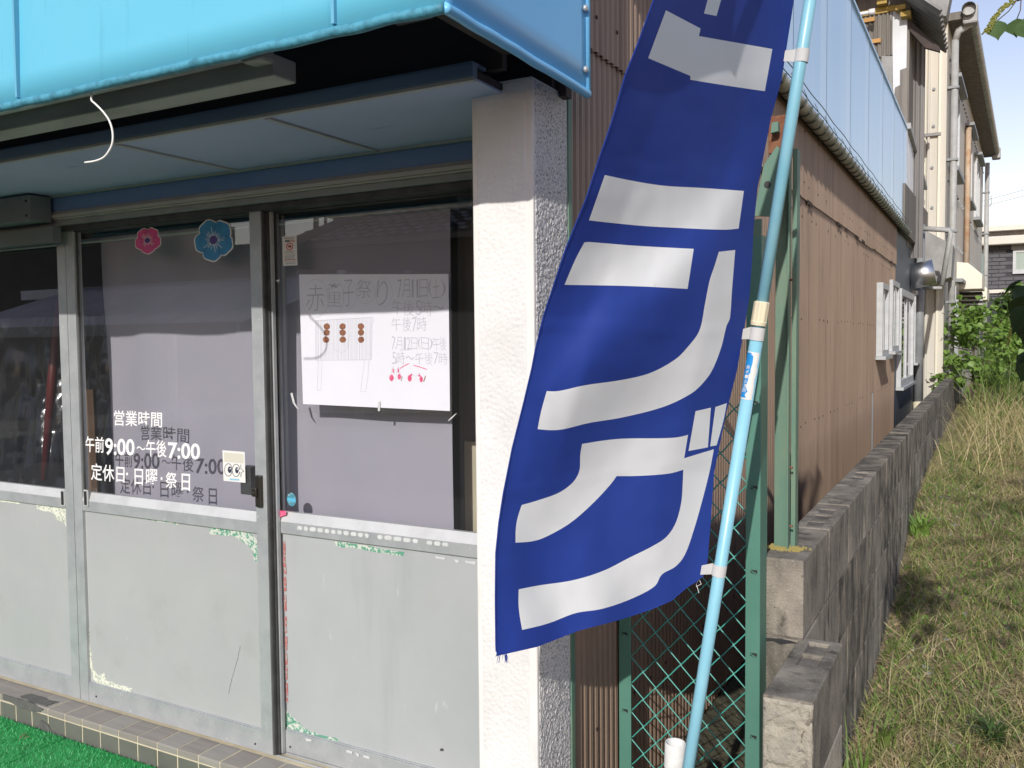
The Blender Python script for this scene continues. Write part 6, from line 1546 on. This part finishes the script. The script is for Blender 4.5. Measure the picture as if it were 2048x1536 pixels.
put_leaf((2034, 37), (2030, 74), 1.75, 2.7, 0.02, PY(2042, 0, 1.75), 1.25)
put_leaf((2056, 30), (2062, 84), 1.75, 0.5, 0.0, bA[3], 1.1)
for (s_, t_, roll, w_) in (((2052, 572), (2026, 596), 0.5, 1.0), ((2060, 580), (2030, 622), 0.3, 1.0), ((2050, 586), (2022, 640), -0.5, 0.8), ((2062, 610), (2016, 668), 0.7, 0.75), ((2066, 612), (2042, 690), 0.3, 0.8), ((2058, 640), (2030, 672), 0.9, 0.9), ((2060, 715), (2030, 738), 0.4, 1.0), ((2064, 724), (2038, 766), 0.2, 0.9), ((2070, 700), (2022, 742), 0.8, 0.5), ((2080, 640), (2062, 700), 0.2, 1.0), ((2090, 570), (2070, 630), 0.4, 1.0), ((2046, 560), (1998, 588), 1.35, 0.35)):
    put_leaf(s_, t_, 2.2 + random.uniform(-0.06, 0.06), roll, random.uniform(-0.02, 0.02), bB[3] if s_[1] < 690 else bC[2], w_)
g.build('branches', M['bark'], tree, smooth=True)
def catkin(pts, Y, r_):
    P = []
    for i in range(len(pts) - 1):
        for j in range(8): P.append(Vector(pts[i]).lerp(Vector(pts[i + 1]), j / 8))
    W3 = [PY(p[0], p[1], Y) for p in P]; gg = G(); gg.tube(W3, 0.0008, 5)
    for i, p in enumerate(W3):
        for k_ in range(5):
            a = random.uniform(0, 6.28); q = p + Vector((math.cos(a), random.uniform(-0.5, 0.5), math.sin(a))) * r_ * random.uniform(0.5, 1); s_ = r_ * 0.42
            gg.add([q + Vector((s_, 0, 0)), q + Vector((-s_, 0, 0)), q + Vector((0, s_, 0)), q + Vector((0, -s_, 0)), q + Vector((0, 0, s_)), q + Vector((0, 0, -s_))], [(0, 2, 4), (2, 1, 4), (1, 3, 4), (3, 0, 4), (2, 0, 5), (1, 2, 5), (3, 1, 5), (0, 3, 5)])
    gg.build('catkin', M['catkin'], tree)
catkin([(2026, 2), (2010, 12), (1995, 28), (1985, 42), (1979, 55), (1969, 68)], 1.75, 0.0045)
catkin([(2028, 640), (2020, 668), (2014, 695)], 2.2, 0.004)

# ================================================================== ACROSS THE STREET (seen in the glass)
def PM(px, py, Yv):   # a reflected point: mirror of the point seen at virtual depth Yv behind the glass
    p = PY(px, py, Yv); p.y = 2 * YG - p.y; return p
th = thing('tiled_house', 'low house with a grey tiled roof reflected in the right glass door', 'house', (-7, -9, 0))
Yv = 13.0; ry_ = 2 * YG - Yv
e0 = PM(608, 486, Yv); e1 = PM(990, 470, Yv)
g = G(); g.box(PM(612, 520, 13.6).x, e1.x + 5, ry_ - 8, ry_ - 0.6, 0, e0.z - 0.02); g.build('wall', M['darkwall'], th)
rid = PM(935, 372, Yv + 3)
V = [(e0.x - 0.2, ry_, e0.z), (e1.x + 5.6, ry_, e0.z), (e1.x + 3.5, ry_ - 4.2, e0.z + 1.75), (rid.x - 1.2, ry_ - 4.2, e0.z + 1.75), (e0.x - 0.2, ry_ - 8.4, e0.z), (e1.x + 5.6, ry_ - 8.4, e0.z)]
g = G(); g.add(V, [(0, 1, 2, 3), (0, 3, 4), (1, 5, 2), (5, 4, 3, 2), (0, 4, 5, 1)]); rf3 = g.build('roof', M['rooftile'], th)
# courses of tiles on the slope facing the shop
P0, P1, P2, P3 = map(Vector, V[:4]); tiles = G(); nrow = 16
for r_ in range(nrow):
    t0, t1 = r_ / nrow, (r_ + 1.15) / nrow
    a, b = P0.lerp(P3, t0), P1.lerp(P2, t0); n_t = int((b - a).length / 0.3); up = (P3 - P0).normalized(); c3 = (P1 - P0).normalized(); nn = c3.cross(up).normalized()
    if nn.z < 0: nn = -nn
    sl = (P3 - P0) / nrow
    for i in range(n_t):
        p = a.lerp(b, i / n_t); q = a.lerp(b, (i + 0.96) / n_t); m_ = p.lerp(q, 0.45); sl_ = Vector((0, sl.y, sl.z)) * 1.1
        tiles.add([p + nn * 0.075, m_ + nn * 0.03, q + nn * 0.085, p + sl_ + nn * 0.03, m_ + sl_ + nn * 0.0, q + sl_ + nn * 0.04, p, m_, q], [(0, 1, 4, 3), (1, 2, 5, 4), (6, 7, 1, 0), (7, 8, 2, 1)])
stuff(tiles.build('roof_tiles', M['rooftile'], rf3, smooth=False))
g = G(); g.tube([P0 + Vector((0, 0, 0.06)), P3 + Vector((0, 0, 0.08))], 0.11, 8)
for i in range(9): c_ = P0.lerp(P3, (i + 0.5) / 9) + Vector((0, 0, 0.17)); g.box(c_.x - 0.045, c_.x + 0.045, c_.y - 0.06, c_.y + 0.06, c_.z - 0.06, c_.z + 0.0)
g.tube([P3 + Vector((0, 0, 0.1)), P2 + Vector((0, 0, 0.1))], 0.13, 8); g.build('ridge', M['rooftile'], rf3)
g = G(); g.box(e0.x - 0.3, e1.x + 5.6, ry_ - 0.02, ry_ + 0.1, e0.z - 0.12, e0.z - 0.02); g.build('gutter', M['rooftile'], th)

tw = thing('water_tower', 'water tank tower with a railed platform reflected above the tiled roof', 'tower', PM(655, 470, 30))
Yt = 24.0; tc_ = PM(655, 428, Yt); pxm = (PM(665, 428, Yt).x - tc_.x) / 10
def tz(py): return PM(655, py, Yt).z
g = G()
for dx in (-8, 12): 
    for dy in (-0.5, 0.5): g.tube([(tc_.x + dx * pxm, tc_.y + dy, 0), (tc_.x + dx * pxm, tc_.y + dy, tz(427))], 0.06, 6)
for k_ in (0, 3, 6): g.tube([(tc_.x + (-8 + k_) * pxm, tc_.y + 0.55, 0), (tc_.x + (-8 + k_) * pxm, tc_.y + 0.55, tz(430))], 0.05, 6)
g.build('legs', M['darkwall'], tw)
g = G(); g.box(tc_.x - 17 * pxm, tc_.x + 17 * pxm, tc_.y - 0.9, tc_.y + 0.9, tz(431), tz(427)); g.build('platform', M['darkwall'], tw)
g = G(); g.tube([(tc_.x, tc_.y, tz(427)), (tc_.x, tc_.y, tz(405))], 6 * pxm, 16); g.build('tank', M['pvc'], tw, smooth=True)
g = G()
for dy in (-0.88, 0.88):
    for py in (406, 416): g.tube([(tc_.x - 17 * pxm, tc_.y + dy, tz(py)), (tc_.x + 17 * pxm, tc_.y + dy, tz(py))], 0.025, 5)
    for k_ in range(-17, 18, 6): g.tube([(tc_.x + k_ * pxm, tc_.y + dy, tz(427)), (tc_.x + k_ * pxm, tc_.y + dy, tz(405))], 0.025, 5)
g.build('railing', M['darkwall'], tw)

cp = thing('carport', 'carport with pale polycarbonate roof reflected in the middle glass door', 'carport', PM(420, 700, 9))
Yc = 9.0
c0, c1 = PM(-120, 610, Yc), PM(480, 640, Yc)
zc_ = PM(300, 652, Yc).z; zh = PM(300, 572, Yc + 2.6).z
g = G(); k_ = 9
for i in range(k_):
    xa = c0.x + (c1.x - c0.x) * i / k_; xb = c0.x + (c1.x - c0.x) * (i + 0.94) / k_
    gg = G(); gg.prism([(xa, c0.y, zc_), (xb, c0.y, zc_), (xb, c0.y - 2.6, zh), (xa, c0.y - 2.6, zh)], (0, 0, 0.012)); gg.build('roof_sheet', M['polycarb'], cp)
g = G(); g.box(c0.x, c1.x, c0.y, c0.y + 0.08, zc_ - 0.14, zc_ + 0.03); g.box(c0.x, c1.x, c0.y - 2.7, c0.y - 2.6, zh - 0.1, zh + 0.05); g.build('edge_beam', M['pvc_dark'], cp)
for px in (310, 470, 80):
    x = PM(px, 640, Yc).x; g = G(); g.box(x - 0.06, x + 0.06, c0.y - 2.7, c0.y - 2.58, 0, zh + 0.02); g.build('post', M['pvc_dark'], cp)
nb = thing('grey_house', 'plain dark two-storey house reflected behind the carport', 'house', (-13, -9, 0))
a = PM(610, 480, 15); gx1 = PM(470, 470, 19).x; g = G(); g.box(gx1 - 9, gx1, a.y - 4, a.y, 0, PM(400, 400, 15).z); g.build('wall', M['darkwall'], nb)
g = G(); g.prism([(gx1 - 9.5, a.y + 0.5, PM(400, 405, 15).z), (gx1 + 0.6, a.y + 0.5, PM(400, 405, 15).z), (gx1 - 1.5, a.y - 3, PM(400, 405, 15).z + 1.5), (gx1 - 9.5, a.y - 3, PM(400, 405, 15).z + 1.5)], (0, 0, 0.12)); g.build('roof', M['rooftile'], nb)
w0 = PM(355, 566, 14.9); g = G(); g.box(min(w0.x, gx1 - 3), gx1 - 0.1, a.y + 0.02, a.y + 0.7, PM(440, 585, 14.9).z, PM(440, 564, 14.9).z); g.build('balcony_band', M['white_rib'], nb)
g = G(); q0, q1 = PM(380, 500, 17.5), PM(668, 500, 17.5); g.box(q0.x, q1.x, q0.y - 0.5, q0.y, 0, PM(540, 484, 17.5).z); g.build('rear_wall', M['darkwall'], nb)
